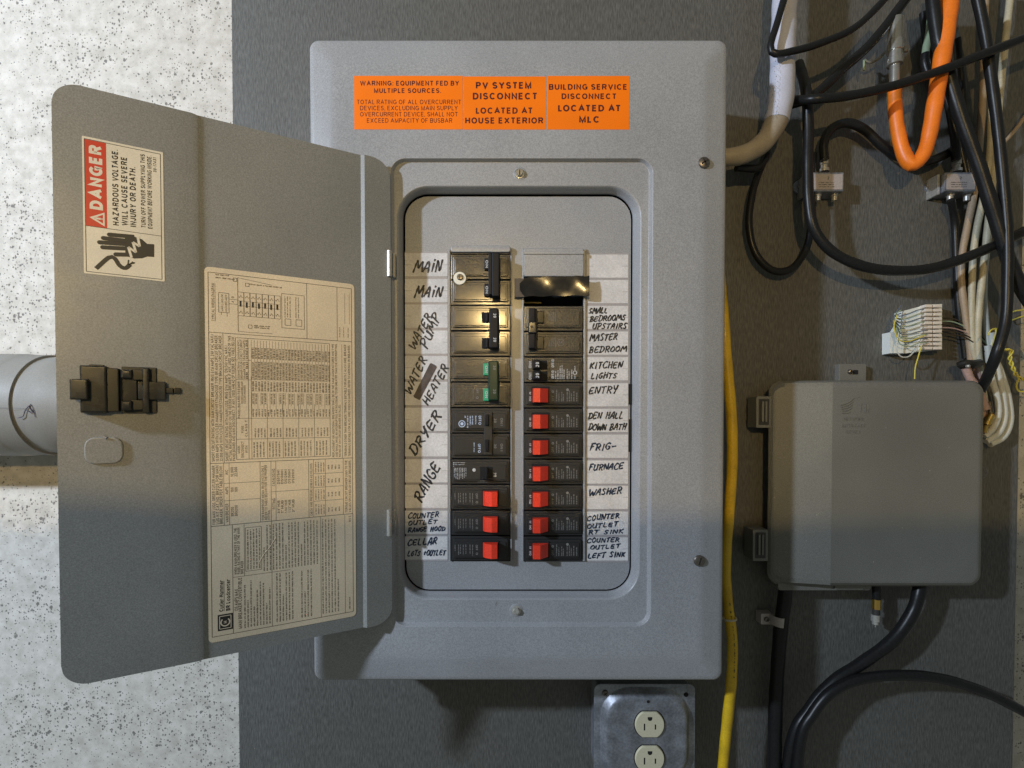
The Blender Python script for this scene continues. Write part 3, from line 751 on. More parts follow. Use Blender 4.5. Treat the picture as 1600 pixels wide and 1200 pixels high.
# typical wiring diagram
W.up(mb, 'TYPICAL WIRING DIAGRAM', S(335), .142, .042, 3.9, brownp, .008); W.line(mb, S(338.5), .142, S(338.5), .042, brownp, .5)
W.line(mb, S(481), .014, S(481), .172, brownp, .6); W.line(mb, S(528), .014, S(528), .172, brownp, .6)
W.box(mb, S(344), S(360), .065, .117, brownp, .6); W.up(mb, 'MAIN LUGS OR', S(349.5), .114, .069, 3.1, brownp); W.up(mb, 'MAIN BREAKER', S(355.5), .114, .069, 3.1, brownp)
for t_, s_ in ((.092, 'A'), (.08, 'B')): W.line(mb, S(360), t_, S(374), t_, brownp, .5); text(mb, s_, W.P(S(366), t_-.006, .06), Z, -RX, None, 3, brownp)
for t_, x_ in ((.124, 348), (.127, 357)): W.line(mb, S(x_), .117, S(x_), t_, brownp, .5)
W.line(mb, S(374), .02, S(374), .165, brownp, .7); W.line(mb, S(374), .02, S(427), .03, brownp, .5); W.line(mb, S(374), .165, S(427), .165, brownp, .5)
for i in range(7):
    x_ = 374+i*9.5
    W.box(mb, S(x_), S(x_+9), .058, .122, brownp, .5)
    W.rect(mb, S(x_+2.6), S(x_+5.6), .082+.002*(i % 2), .097+.002*(i % 2), blackp, .09)
    for t_ in (.064, .106):
        pts = [W.P(S(x_+1.5+k), t_+.006+.0035*math.sin(k*1.5), .06) for k in range(7)]
        for k in range(6):
            nn = (pts[k+1]-pts[k]).normalized().cross(Dn)*.22; mb.add([pts[k]-nn, pts[k+1]-nn, pts[k+1]+nn, pts[k]+nn], [[0, 1, 2, 3]], brownp)
W.line(mb, S(374), .082, S(440), .082, brownp, .4); W.line(mb, S(374), .095, S(440), .095, brownp, .4)
W.box(mb, S(442), S(477), .05, .146, brownp, .6); W.box(mb, S(447), S(456), .12, .138, brownp, .6); W.box(mb, S(464), S(473), .12, .138, brownp, .6)
for x_ in (447, 451, 455, 464, 468): W.ups(mb, S(x_), .115, .056, 2.0, brownp)
for x_, t_ in ((367, .022), (386, .032), (390, .145)): W.box(mb, S(x_), S(x_+5.5), t_, t_+.009, brownp, .6)
for (x_, t_, n_) in ((340, .026, 22), (340, .018, 16), (393, .034, 40), (399, .146, 20), (399, .151, 20)): ticks(mb, W.P(S(x_), t_, .06), RX, Z, n_, 2.0, brownp, 1.1)
for x_ in (532, 538, 545): W.ups(mb, S(x_), .16, .13, 1.8, brownp)
W.line(mb, S(540), .03, S(540), .12, brownp, .4); W.line(mb, S(547), .03, S(547), .12, brownp, .4)
def U(st, x_, tb, tt, h_=3.7, bold=.008): W.up(mb, st, S(x_), tb, tt, h_*1.18, brownp, bold)
U('SHORT CIRCUIT RATING WITH MAIN CIRCUIT BREAKER. (RMS SYM AMPS, 240 VAC MAX.)', 333, .515, .178)
U('10,000 AMPS WITH CUTLER-HAMMER/WESTINGHOUSE TYPE BR MAIN CIRCUIT BREAKER.', 339.3, .515, .178)
U('22,000 AMPS WITH CUTLER-HAMMER/WESTINGHOUSE TYPE BRH MAIN CIRCUIT BREAKER.', 345.6, .515, .178)
W.line(mb, S(350), .172, S(350), .52, brownp, .6)
U('SHORT CIRCUIT RATING WITH MAIN LUGS. (RMS SYM AMPS, 120/240 VAC MAX.)', 354.5, .515, .205)
U('ACTUAL RATING DEPENDENT ON THE FEEDER MAIN BREAKER, IF ANY, USED AHEAD OF THIS', 360, .515, .178, 3.5)
U('PANELBOARD AND MAIN DISCONNECT, IF ANY, USED AHEAD OF FEEDER. SEE TABLE BELOW.', 365.5, .515, .178, 3.5)
W.box(mb, S(369.5), S(516), .182, .512, brownp, .6)
W.line(mb, S(389), .182, S(389), .512, brownp, .6); W.line(mb, S(393.5), .285, S(393.5), .512, brownp, .5)
for t in (.242, .295, .40, .457): W.line(mb, S(369.5), t, S(393 if t < .3 else 516), t, brownp, .5)
for x_, ss in ((374, 'MAXIMUM ENCL'), (378.5, 'CIRCT CURRNT'), (383, 'RATING (AMPS)'), (387, 'SERIES BKR')): U(ss, x_, .239, .186, 2.7)
for x_, ss in ((374, 'DOWNSTREAM'), (378.5, 'BREAKER CUTLER'), (383, 'HAMMER TYPE'), (387, 'BR, BD')): U(ss, x_, .292, .246, 2.7)
U('PANELBOARD FEEDER', 374, .40, .30, 2.9); U('FEEDER MAIN BREAKER', 379, .36, .30, 2.6); U('CUTLER-HAMMER', 383, .36, .31, 2.6)
U('MAIN', 373, .495, .475, 3.4); U('DISCONNECT', 379, .507, .463, 3.4); U('WITH', 385, .495, .475, 3.4); U('FUSE', 379, .44, .42, 2.8); U('CLASS T', 385, .45, .405, 2.8)
x_ = 394.0; k = 0
while x_ < 514:
    W.line(mb, S(x_), .186, S(x_), .295, brownp, .35)
    W.ups(mb, S(x_+2.2), .236, .206, 3.6, brownp, .8); W.ups(mb, S(x_+2.4), .293, .244, 3.4, brownp, .8)
    W.ups(mb, S(x_+2.2), .325, .298, 3.6, brownp, .8)
    if k % 3 != 2: W.ups(mb, S(x_+2.2), .36, .33, 2.6, brownp, 1.0)
    W.ups(mb, S(x_+2.2), .395, .375, 2.8, brownp, 1.0)
    W.line(mb, S(x_), .33, S(x_), .365 if k % 2 else .39, brownp, .35)
    x_ += 4.75; k += 1
for i in range(5):
    xa = 395+i*24.5
    if i: W.line(mb, S(xa-1.5), .36, S(xa-1.5), .512, brownp, .5)
    for j in range(4): W.ups(mb, S(xa+4+j*5), .452, .428, 2.8, brownp, 1.0); W.ups(mb, S(xa+2+j*5), .507, .465, 2.8, brownp, 1.0)
U('REPLACEMENT OR ADDITIONAL BREAKERS SHALL BE OF THE SAME MANUFACTURER AND TYPE', 521, .515, .182, 3.1)
U('AND SHALL HAVE AN INTERRUPTING RATING EQUAL TO OR GREATER THAN THE INTERRUPTING', 526, .515, .182, 3.1)
U('RATING OF ANY CIRCUIT BREAKER INSTALLED.', 531, .515, .36, 3.1)
W.line(mb, S(535), .182, S(535), .52, brownp, .5)
U('TERMINALS OTHER THAN BREAKER TERMINALS SUITABLE FOR 60/75 C AL/CU WIRE. BREAKER', 540, .515, .182, 3.5)
U('TERMINALS SUITABLE FOR AL/CU WIRE WHEN SO MARKED. REFER TO MARKINGS ON BREAKERS.', 546, .515, .182, 3.5)
# section C
U('FOR MAIN LUGS, ORDER CUTLER-HAMMER', 333, .683, .526); U('LUG KIT CAT. NO. BR2125. FOR MAIN', 338.8, .683, .526); U('BREAKER, ORDER PER TABLE BELOW.', 344.6, .683, .526)
W.line(mb, S(349), .52, S(349), .688, brownp, .5)
U('MAIN BREAKER', 353.5, .68, .63, 3.7); U('AMPS', 353.5, .605, .585, 3.7); U('AIC', 353.5, .552, .538, 3.7)
W.line(mb, S(357.5), .52, S(357.5), .688, brownp, .5)
U('BR2100', 362, .665, .64, 3.7); U('100', 362, .6, .587, 3.7); U('10,000', 362, .558, .532, 3.7)
U('BRH2100', 368, .665, .636, 3.7); U('100', 368, .6, .587, 3.7); U('22,000', 368, .558, .532, 3.7)
W.line(mb, S(349), .575, S(406), .575, brownp, .5); W.line(mb, S(349), .622, S(406), .622, brownp, .5)
W.line(mb, S(406), .52, S(406), .688, brownp, .6)
U('FOR RAINPROOF (NEMA 3R) DEVICES ONLY.', 410, .683, .53, 3.3); U('REFER TO TABLE BELOW FOR THE PROPER', 414.8, .683, .53, 3.3); U('FITTING.', 419.5, .683, .655, 3.3)
W.line(mb, S(423), .52, S(423), .688, brownp, .5)
U('FITTING', 427, .655, .625, 3.7); U('CATALOG NO.', 427, .59, .54, 3.7); W.line(mb, S(430.5), .52, S(430.5), .688, brownp, .5)
for i, (a_, b_) in enumerate((('3/4" HUB', 'DS075H1'), ('1" HUB', 'DS100H1'), ('1 1/4" HUB', 'DS125H1'), ('1 1/2" HUB', 'DS150H1'), ('2" HUB', 'DS200H1'))):
    U(a_, 434.5+i*5.7, .668, .632, 3.4); U(b_, 434.5+i*5.7, .585, .545, 3.4)
W.line(mb, S(423), .606, S(482), .606, brownp, .5); W.line(mb, S(482), .52, S(482), .688, brownp, .6)
U('CHECK WIRE PRESSURE SCREWS AS FOLLOWS:', 486, .683, .53, 3.3); W.line(mb, S(489.5), .52, S(489.5), .688, brownp, .5)
for t in (.562, .602, .642): W.line(mb, S(489.5), t, S(536), t, brownp, .5)
W.line(mb, S(508), .52, S(508), .688, brownp, .5); W.line(mb, S(536), .52, S(536), .688, brownp, .6)
for i in range(4):
    for t in (.557, .597, .637, .68): W.ups(mb, S(493+i*4.2), t, t-.028, 2.4, brownp)
    for t in (.55, .59, .63, .675): W.ups(mb, S(513+i*5.5), t, t-.012, 2.8, brownp)
U('TORQUE CIRCUIT BREAKER LUGS TO THE', 540.5, .683, .526, 3.5); U('VALUES SPECIFIED ON CIRCUIT BREAKERS.', 546.3, .683, .526, 3.5)
# section D
W.rect(mb, S(337), S(361), .928, .972, blackp, .04); W.box(mb, S(340), S(358), .933, .967, cream, .9)
c_ = W.P(S(349), .95, .09)
for (ra, w__) in ((5.2, 1.6),):
    seg = [(c_+RX*ra*math.sin(a_)+Z*ra*math.cos(a_)) for a_ in [math.radians(40+k*14) for k in range(21)]]
    for i in range(20):
        nn = (seg[i+1]-seg[i]).normalized().cross(Dn)*w__/2; mb.add([seg[i]-nn, seg[i+1]-nn, seg[i+1]+nn, seg[i]+nn], [[0, 1, 2, 3]], cream)
text(mb, 'H', c_+Dn*.05, Z, -RX, None, 4, cream, .02)
W.up(mb, 'Cutler-Hammer', S(342.8), .92, .835, 6.0, blackp, .035); W.line(mb, S(347.5), .92, S(347.5), .838, blackp, .5)
W.up(mb, 'BR Loadcenter', S(353.5), .92, .835, 6.0, blackp, .035)
W.line(mb, S(361.5), .688, S(361.5), .985, brownp, .6)
U('125 AMPS MAX', 366.5, .925, .865, 4.4); U('MAIN BREAKER CONVERTIBLE', 372.5, .975, .835, 4.4)
W.line(mb, S(362), .832, S(452), .832, brownp, .5); W.line(mb, S(380), .69, S(380), .832, brownp, .5)
W.line(mb, S(500), .688, S(500), .985, brownp, .5); W.line(mb, S(423), .688, S(423), .985, brownp, .5); W.line(mb, S(538), .69, S(538), .985, brownp, .5)
W.box(mb, S(382), S(407), .70, .82, brownp, .5)
U('WHEN A MAIN BREAKER IS USED, THE', 366, .825, .698, 3.4); U('PANEL RATING IS THAT OF THE MAIN', 371, .825, .698, 3.4); U('BREAKER', 376, .825, .79, 3.4)
for i in range(5): W.ups(mb, S(385.5+i*4.6), .815, .705, 2.6, brownp)
x_ = 380
while x_ < 420: W.ups(mb, S(x_), .975, random.uniform(.84, .92), 2.6, brownp); x_ += 4.9
x_ = 411
while x_ < 498:
    W.ups(mb, S(x_), .825, .697 if random.random() > .2 else .76, 2.5, brownp)
    if x_ > 426 and not 458 < x_ < 466 and not 486 < x_ < 498: W.ups(mb, S(x_), .975, .838 if random.random() > .25 else .9, 2.5, brownp)
    x_ += 4.9
x_ = 503
while x_ < 528: W.ups(mb, S(x_), .975, .697 if x_ < 523 else .88, 2.6, brownp); x_ += 4.8
W.ups(mb, S(545), .975, .94, 2.6, brownp); U('REV. D', 546, .712, .694, 3.4)
# crease in the paper
tube(mb, [W.P(S(403), .80, -.1), W.P(S(412), .775, .05), W.P(S(418), .765, -.05), W.P(S(430), .735, .05)], .28, cream, 6, 4)
o = mb.build('wiring_sticker', door, smooth=0); o['label'] = 'large cream sticker printed with wiring diagram and tables'

# latch on the door
mb = MB(); 
def dbox(px0, px1, py0, py1, lf, lb, mat, bev=1.0, rot=None):
    u0, z0_ = uv(px0, (py0+py1)/2, lf)[0], 0; u1 = uv(px1, (py0+py1)/2, lf)[0]
    za = uv((px0+px1)/2, py0, lf)[1]; zb = uv((px0+px1)/2, py1, lf)[1]
    a, b = min(u0, u1), max(u0, u1)
    rs = []
    for ins, l in ((0, lb), (0, lf-bev), (bev*.3, lf-bev*.3), (bev, lf)):
        rs.append([DP(a+(b-a)-(x), z, l) for x, z in rr(ins, b-a-ins, zb+ins, za-ins, max(.2, 1.2-ins), 3)])
    loft(mb, rs, mat, cap0=True)
dbox(124, 167, 571, 645, 16, 2.6, latchp, 2.5); dbox(139, 163, 569.5, 646, 13, 2.6, latchd, 1.0)
dbox(108, 137, 592, 624.5, 24, 8, latchp, 2.0); dbox(134, 139, 592, 624, 17.5, 14, latchd, .5)
dbox(165, 186, 575, 643.5, 13, 2.6, latchd, 1.5)
dbox(190, 245, 573.5, 646, 5, 2.6, latchd, 1.0)
dbox(192, 214, 589, 628, 9, 4, latchp, 1.0); dbox(188, 206, 577, 591, 17, 4, latchp, 2.5); dbox(188, 206, 626, 641, 17, 4, latchp, 2.5)
dbox(205, 224, 577.5, 594, 12, 4, latchd, 1); dbox(205, 224, 625, 641, 12, 4, latchd, 1)
dbox(222, 233, 574.5, 645, 13, 4, latchp, 1.8); dbox(215, 259, 596, 625, 11, 4, latchp, 1.5); dbox(258, 271, 606, 615, 8, 4, latchd, 1.0); dbox(271.5, 283, 606, 615, 7, 4, latchp, 1.0)
mb.build('latch', door)

# ------------------------------------------------------------------ breakers (each is a thing of its own)
YF = 23.0; sB = sc_at(YF)
CL, CR = 751.0, 865.0
GRP = 'circuit breakers in the panel'
def rowL(i): return 857.5-40.1*(12-i)
def rowR(i): return 858.2-40.1*(12-i)
LR = {1: -Z, -1: Z}   # left column prints run downwards, right column upwards
class Br:
    def __init__(s, col, row, label, rows=1):
        s.col = col; cx = CL if col == 'L' else CR; cy = (rowL if col == 'L' else rowR)(row+(rows-1)/2)
        s.cx, s.cy = cx, cy; c = at(cx, cy, YF); s.c = c
        s.t = thing('circuit_breaker', (c.x, 90, c.z), label, 'circuit breaker', GRP)
        s.R = -Z if s.col == 'L' else Z; s.U = X if s.col == 'L' else -X
    def xy(s, px, py, Y): return Vector((s.c.x+(px-s.cx)*sc_at(Y), Y, s.c.z-(py-s.cy)*sc_at(Y)))
    def pad(s, mb, x0, x1, y0, y1, yf, yb, mat, bev=1.0, r=1.0):
        a = s.xy(x0, y0, yf); b = s.xy(x1, y1, yf); pad(mb, a.x, b.x, b.z, a.z, yf, yb, mat, bev, r, 3)
    def txt(s, mb, st, px, py, w_, h_, mat, Y, bold=.01): text(mb, st, s.xy(px, py, Y), s.R, s.U, w_, h_, mat, bold)
    def tk(s, mb, px, y0, y1, h_, mat, Y):
        a = s.xy(px, y0 if s.col == 'L' else y1, Y); ticks(mb, a, s.R, s.U, abs(y1-y0), h_, mat, 1.2)
    def pole(s, mb, dy, mat):
        cx, cy = s.cx, s.cy+dy
        s.pad(mb, cx-46, cx+46, cy-19.4, cy+19.4, YF+2, 88, mat, 1.4, 1.2)
        s.pad(mb, cx-43, cx+43, cy-15.5, cy+15, YF-1.5, YF+3, mat, 1.4, 1.5)
        s.pad(mb, cx-40, cx+40, cy-11, cy+12.5, YF-3, YF, mat, .9, 1.5)

def red_breaker(col, row, label):
    b = Br(col, row, label); mb = MB(); b.pole(mb, 0, bakelo); Y = YF-3.1; cx, cy = b.cx, b.cy
    if col == 'L':
        for i, p_ in enumerate((711, 716.5, 719.5, 724, 728, 734.5, 738.5)): b.tk(mb, p_, cy-7, cy+(3, 9, 7, 10, 8, 9, 11)[i], 1.6, grey_ink, Y)
        b.txt(mb, 'OFF', 745, cy-2.5, 9, 3.6, grey_ink, Y); b.txt(mb, 'O', 745.3, cy+7, 3.6, 3.6, grey_ink, Y)
        p = [(4, 19), (4.5, 15), (8, 9), (17, 3.5), (18, 3), (26.5, 4.5), (27, 6), (27, 19)]; z0, z1 = -11, 11
    else:
        b.txt(mb, 'ON', 828.3, cy+5.5, 7, 3.4, white_ink, Y); b.txt(mb, '/I', 828.3, cy-3, 4, 3.4, white_ink, Y)
        b.txt(mb, 'O', 863.5, cy-5.5, 3.6, 3.6, grey_ink, Y); b.txt(mb, 'OFF', 863.5, cy+4.5, 9, 3.4, grey_ink, Y)
        for i, p_ in enumerate((869.5, 873, 877.5, 880, 886, 889.5, 892.5, 896.5, 901)): b.tk(mb, p_, cy+(-9, -4, -5, -2, -7, -9, -3, -8, -5)[i], cy+9, 1.7, grey_ink, Y)
        lathe(mb, b.xy(886.5, cy-8.5, Y-.1), [(2.2, .1), (2.2, 0)], grey_ink, 10)
        p = [(-33, 19), (-33, 4.5), (-32.3, 3.5), (-22, 3), (-21, 3.6), (-12, 14), (-9, 17), (-9, 19)]; z0, z1 = -11.2, 10
    mb.build('body', b.t, 30)
    hb = MB(); q = [(b.c.x+x_*sB, y_) for x_, y_ in p]
    prism(hb, q, b.c.z+z0*sB, b.c.z+z1*sB, red)
    hb.build('toggle', b.t, 25)
    hb = MB(); xa, xb = (2, 29) if col == 'L' else (-35, -7)
    b.pad(hb, cx+xa, cx+xb, cy-13.5, cy+13.5, YF-3.8, YF, blackin, .5, 1.5); hb.build('toggle_collar', b.t)
    return b
LL = 'black breaker with red toggle in the left column, beside the handwritten '
RL = 'black breaker with red toggle in the right column, beside the handwritten '
b0 = red_breaker('L', 10, 'black breaker with red toggle in the left column, topmost of its three, below RANGE')
b1 = red_breaker('R', 6, RL+'ENTRY')
def place_copy(b, row, label):
    c_ = copy_tree(b.t); cy = (rowL if b.col == 'L' else rowR)(row); p_ = at(b.cx, cy, YF)
    c_.location = (p_.x*K, 90*K, p_.z*K); c_['label'] = label
    for ch in [x for x in bpy.data.objects if x.parent == c_ and x.name.startswith('toggle') and 'collar' not in x.name]:
        ch.location.z += random.uniform(-.7, .7)*K; ch.location.y += random.uniform(-1.2, .6)*K
place_copy(b0, 11, LL+'COUNTER OUTLET RANGE HOOD'); place_copy(b0, 12, LL+'CELLAR lights')
for r_, nm in ((7, 'DEN HALL DOWN BATH'), (8, 'FRIG'), (9, 'FURNACE'), (10, 'WASHER'), (11, 'COUNTER OUTLET RT SINK'), (12, 'COUNTER OUTLET LEFT SINK')): place_copy(b1, r_, RL+nm)

# main two-pole breaker
b = Br('L', 1, 'black two pole main breaker at top left with white washer and tie bar', 2); cy = b.cy
mb = MB(); b.pole(mb, -20, bake); b.pole(mb, 20, bake)
b.pad(mb, 706, 797, 396.5, 397.6, YF-1, YF+3, bake, .3, .3); mb.build('body', b.t, 30)
mb = MB(); b.pad(mb, 757, 765.5, 406, 424, YF-9, YF, handle_b, 1.5); b.pad(mb, 757, 765.5, 445, 465, YF-9, YF, handle_b, 1.5)
for y_ in (415, 455): b.txt(mb, 'ON', 761.2, y_, 12, 4, white_ink, YF-9.2, .02)
b.pad(mb, 764.5, 770, 401, 465, YF-20, YF-4, handle_b, 1.2); b.pad(mb, 770, 782, 400.5, 469, YF-24, YF-4, handle_b, 2.2, 2); mb.build('tie_handle', b.t, 30)
mb = MB(); c_ = b.xy(719, 436, YF-3.2); lathe(mb, c_, [(10.3, 2), (10.3, -1.0), (9.6, -1.8), (5.4, -1.8)], whitewash, 28); mb.build('washer', b.t)
mb = MB(); lathe(mb, c_+Vector((.3, 0, 1.6)), [(5.0, -1.6), (5.0, -3.2), (4.0, -4.4), (1, -4.8)], steel2, 18)
quad(mb, c_+Vector((.3, -5.0, 1.6)), X, Z, 6, 1, blackp); quad(mb, c_+Vector((.3, -5.05, 1.6)), Z, X, 6, 1, blackp); mb.build('screw', b.t)
# water pump two-pole
b = Br('L', 3, 'black two pole breaker with 20 printed on its tie bar, beside WATER PUMP', 2)
mb = MB(); b.pole(mb, -20, bake); b.pole(mb, 20, bake); mb.build('body', b.t, 30)
mb = MB()
for ya, yb_ in ((488.5, 505), (528.5, 545.5)):
    b.pad(mb, 753, 767, ya, yb_, YF-5, YF, blackin, 1); b.pad(mb, 759.5, 763, ya+2, yb_-1, YF-8, YF, handle_b, 1)
b.pad(mb, 765.5, 780.5, 484.5, 547.5, YF-22, YF-4, handle_b, 3, 3)
b.txt(mb, '20', 774.5, 497, 6.5, 4.6, white_ink, YF-22.2, .02); b.txt(mb, '20', 774.5, 534.5, 6.5, 4.6, white_ink, YF-22.2, .02); mb.build('tie_handle', b.t, 30)
# water heater two-pole, green
b = Br('L', 5, 'black two pole breaker with green toggles and dark green tie bar', 2)
mb = MB(); b.pole(mb, -20, bake); b.pole(mb, 20, bake)
b.txt(mb, 'OFF', 746, 611, 8, 3.6, grey_ink, YF-3.1); b.txt(mb, 'O', 746, 621.5, 4, 4, grey_ink, YF-3.1); b.tk(mb, 739.5, 608, 626, 1, grey_ink, YF-3.1); mb.build('body', b.t, 30)
for ya, yb_ in ((568, 587), (607, 627)):
    mb = MB(); b.pad(mb, 755.5, 766, ya, yb_, YF-8, YF, green, 1.2); b.txt(mb, 'ON', 760.5, (ya+yb_)/2, 11, 4, white_ink, YF-8.2, .01); mb.build('toggle', b.t, 30)
mb = MB(); b.pad(mb, 764, 780.5, 565, 627.5, YF-22, YF-4, darkgreen, 3, 2.5); b.txt(mb, '30', 774, 576, 7, 4.4, grey_ink, YF-22.2); b.txt(mb, '30', 774, 613, 7, 4.4, grey_ink, YF-22.2); mb.build('tie_handle', b.t, 30)
# dryer two-pole
b = Br('L', 7, 'black two pole breaker with pale blue print and flush switch, beside DRYER', 2)
mb = MB(); b.pole(mb, -20, bakelo); b.pole(mb, 20, bakelo); Y = YF-3.1
b.txt(mb, 'OFF', 750, 654, 9.5, 4.4, blue_ink, Y, .02); b.txt(mb, 'O', 750, 661.5, 4.4, 4.4, blue_ink, Y, .02)
b.txt(mb, 'OFF', 749, 698, 9.5, 4.4, blue_ink, Y, .02); b.txt(mb, 'O', 749, 705.5, 4.4, 4.4, blue_ink, Y, .02)
for p_, ya, yb_ in ((743.5, 650, 664), (738.5, 650, 664), (735, 650, 664), (731, 650, 669), (727, 650, 653)): b.tk(mb, p_, ya, yb_, 2.4, blue_ink, Y)
b.tk(mb, 741, 692, 707, 1.6, blue_ink, Y)
c_ = b.xy(722, 662, Y)
lathe(mb, c_, [(5.6, .1), (5.6, -.05), (4.4, -.05)], blue_ink, 20); lathe(mb, c_-Vector((0, .12, 0)), [(4.3, .1), (4.3, 0)], bakelo, 20); lathe(mb, c_-Vector((0, .2, 0)), [(2.6, .1), (2.6, 0)], blue_ink, 12)
for y_ in (657, 697): b.txt(mb, '30', 774, y_, 7, 4.2, grey_ink, Y); b.txt(mb, 'ON I', 784, y_+2, 12, 4.0, grey_ink, Y)
mb.build('body', b.t, 30)
mb = MB(); b.pad(mb, 756, 770, 643.5, 711, YF-5, YF, bakelo, 1.5, 2)
for ya in (647, 687): b.pad(mb, 758.5, 764.5, ya, ya+18, YF-10, YF-3, handle_b, 1.5, 1)
mb.build('tie_handle', b.t, 30)
# range
b = Br('L', 9, 'black single breaker with white test dot and black toggle, beside RANGE')
mb = MB(); b.pole(mb, 0, bakelo); Y = YF-3.1
for i in range(8): b.tk(mb, 710+i*2.6, 731, 748+random.uniform(-3, 2), 1.3, white_ink, Y)
b.tk(mb, 709, 723, 729, 1.3, white_ink, Y); text(mb, 'C', b.xy(712, 733, Y-.1), X, Z, 3, 3, white_ink)
for y_ in (722.5, 725.5): ticks(mb, b.xy(708.5, y_, Y-.5), X, Z, 19, 1.3, white_ink, 1.1)
lathe(mb, b.xy(741, 734, Y), [(2.8, .2), (2.6, -.6), (1.2, -1)], white_ink, 14)
b.txt(mb, '20', 773.5, 741.5, 7, 4.6, white_ink, Y, .015)
quad(mb, b.xy(754, 751, Y), X, Z, 8, .5, grey_ink); quad(mb, b.xy(754, 753, Y), X, Z, 16, .4, grey_ink)
mb.build('body', b.t, 30)
mb = MB(); b.pad(mb, 750, 770, 729, 750, YF-3.6, YF, blackin, .4); b.pad(mb, 759, 763, 730, 747, YF-12, YF, handle_b, 1.2); b.pad(mb, 754, 770, 746, 749, YF-8, YF, handle_b, 1); mb.build('toggle', b.t, 30)
# right two-pole
b = Br('R', 3, 'brownish black two pole breaker with clipped tie, beside SMALL BEDROOMS and MASTER BEDROOM', 2)
mb = MB(); b.pole(mb, -20, bake); b.pole(mb, 20, bake); Y = YF-3.2
for y_ in (495, 535):
    c_ = b.xy(866, y_, Y); a_ = b.xy(857, y_-8, Y); 
    for (p1, w__, h__) in ((b.xy(868, y_, Y), .5, 16), (b.xy(857, y_, Y), .4, 14)): quad(mb, p1, X, Z, w__, h__, grey_ink)
    for k_ in (859, 862, 865): b.tk(mb, k_, y_-6, y_+6, 1.2, grey_ink, Y)
c_ = b.xy(876, 535.5, Y)
for k_ in range(16):
    a_ = k_*math.pi/8; quad(mb, c_+Vector((5.2*math.cos(a_), 0, 5.2*math.sin(a_))), (-math.sin(a_), 0, math.cos(a_)), (math.cos(a_), 0, math.sin(a_)), 2.1, .5, grey_ink)
text(mb, 'SA', c_, X, Z, 5, 4, grey_ink)
mb.build('body', b.t, 30)
mb = MB()
for ya, yb_ in ((487, 506), (526.5, 546.5)):
    b.pad(mb, 837, 850, ya, yb_, YF-7, YF, latchd, 1.5); b.pad(mb, 825, 835, ya-2.5, yb_+1, YF-20, YF-3, handle_b, 2); b.pad(mb, 835, 838.5, ya-2, yb_+1, YF-14, YF-3, handle_b, .8)
b.pad(mb, 824, 836.5, 506, 524, YF-22, YF-3, latchp, 1.8, 2); lathe(mb, b.xy(829.5, 514.5, YF-22.1), [(2, .1), (2, 0)], blackp, 10); b.pad(mb, 836, 839, 500, 532, YF-17, YF-3, handle_b, .8)
mb.build('tie_handle', b.t, 30)
# tandem
b = Br('R', 5, 'narrow tandem breaker with two small black 20 toggles, beside KITCHEN LIGHTS')
mb = MB(); b.pole(mb, 0, bake); Y = YF-3.2
for y_ in (570, 588): b.txt(mb, 'ON/I', 828, y_, 11, 4.6, white_ink, Y, .02)
b.txt(mb, 'OFF/O', 863.5, 568, 13, 4.4, white_ink, Y, .02); b.txt(mb, 'OFF/O', 863.5, 585.5, 13, 4.4, white_ink, Y, .02)
for i, p_ in enumerate((868, 871.5, 875, 878, 881, 886, 889, 893, 898)): b.tk(mb, p_, (580, 579, 572, 570, 576, 575, 580, 577, 572)[i], 592, 2.0, white_ink, Y)
lathe(mb, b.xy(898, 582.5, Y), [(3.4, .1), (3.4, 0)], white_ink, 14); lathe(mb, b.xy(898, 582.5, Y-.1), [(2.3, .1), (2.3, 0)], bake, 14)
mb.build('body', b.t, 30)
for y_ in (571, 588):
    mb = MB(); b.pad(mb, 831.5, 855, y_-7, y_+6.5, YF-7, YF, blackin, .6); b.pad(mb, 832, 843, y_-7, y_+6.5, YF-17, YF-3, handle_b, 2)
    b.txt(mb, '20', 838.3, y_, 7.5, 5.4, white_ink, YF-17.2, .02); mb.build('toggle', b.t, 30)

# electrical tape across the gap in the right column
mb = MB(); nx, nz = 26, 8; vs = []; fs = []
random.seed(3)
def th(i, j):
    x_ = i/nx; z_ = j/nz; return 2.4*math.sin(x_*5.2-z_*2.0+.6)+.7*math.sin(x_*9+z_*2.5)
for i in range(nx+1):
    for j in range(nz+1):
        px = 812+(921-812)*i/nx; top = 434-3.2*i/nx+(0.8*math.sin(i*1.1)); bot = 463.5-2*i/nx+.7*math.sin(i*.8+1)
        if i == 0: top += 9; bot -= 12
        if i == 1: top += 4; bot -= 6
        vs.append(at(px, top+(bot-top)*j/nz, 15.5+th(i, j)))
for i in range(nx):
    for j in range(nz): a = i*(nz+1)+j; fs.append([a, a+1, a+nz+2, a+nz+1])
mb.add(vs, fs, tape)
vb = [Vector(v)+Vector((0, .8, 0)) for v in vs]; mb.add(vb, [f[::-1] for f in fs], tape)
o = mb.build('electrical_tape', None, 60); tag(o, 'glossy black electrical tape strip stuck across the top of the right breaker column', 'tape')
random.seed(11)
mb = MB(); padpx(mb, 804, 822, 435, 464, 18.0, 19.5, tape_brown, .3, .8)
o = mb.build('tape_scrap', None); tag(o, 'short brown scrap of old tape under the left end of the black tape', 'tape')

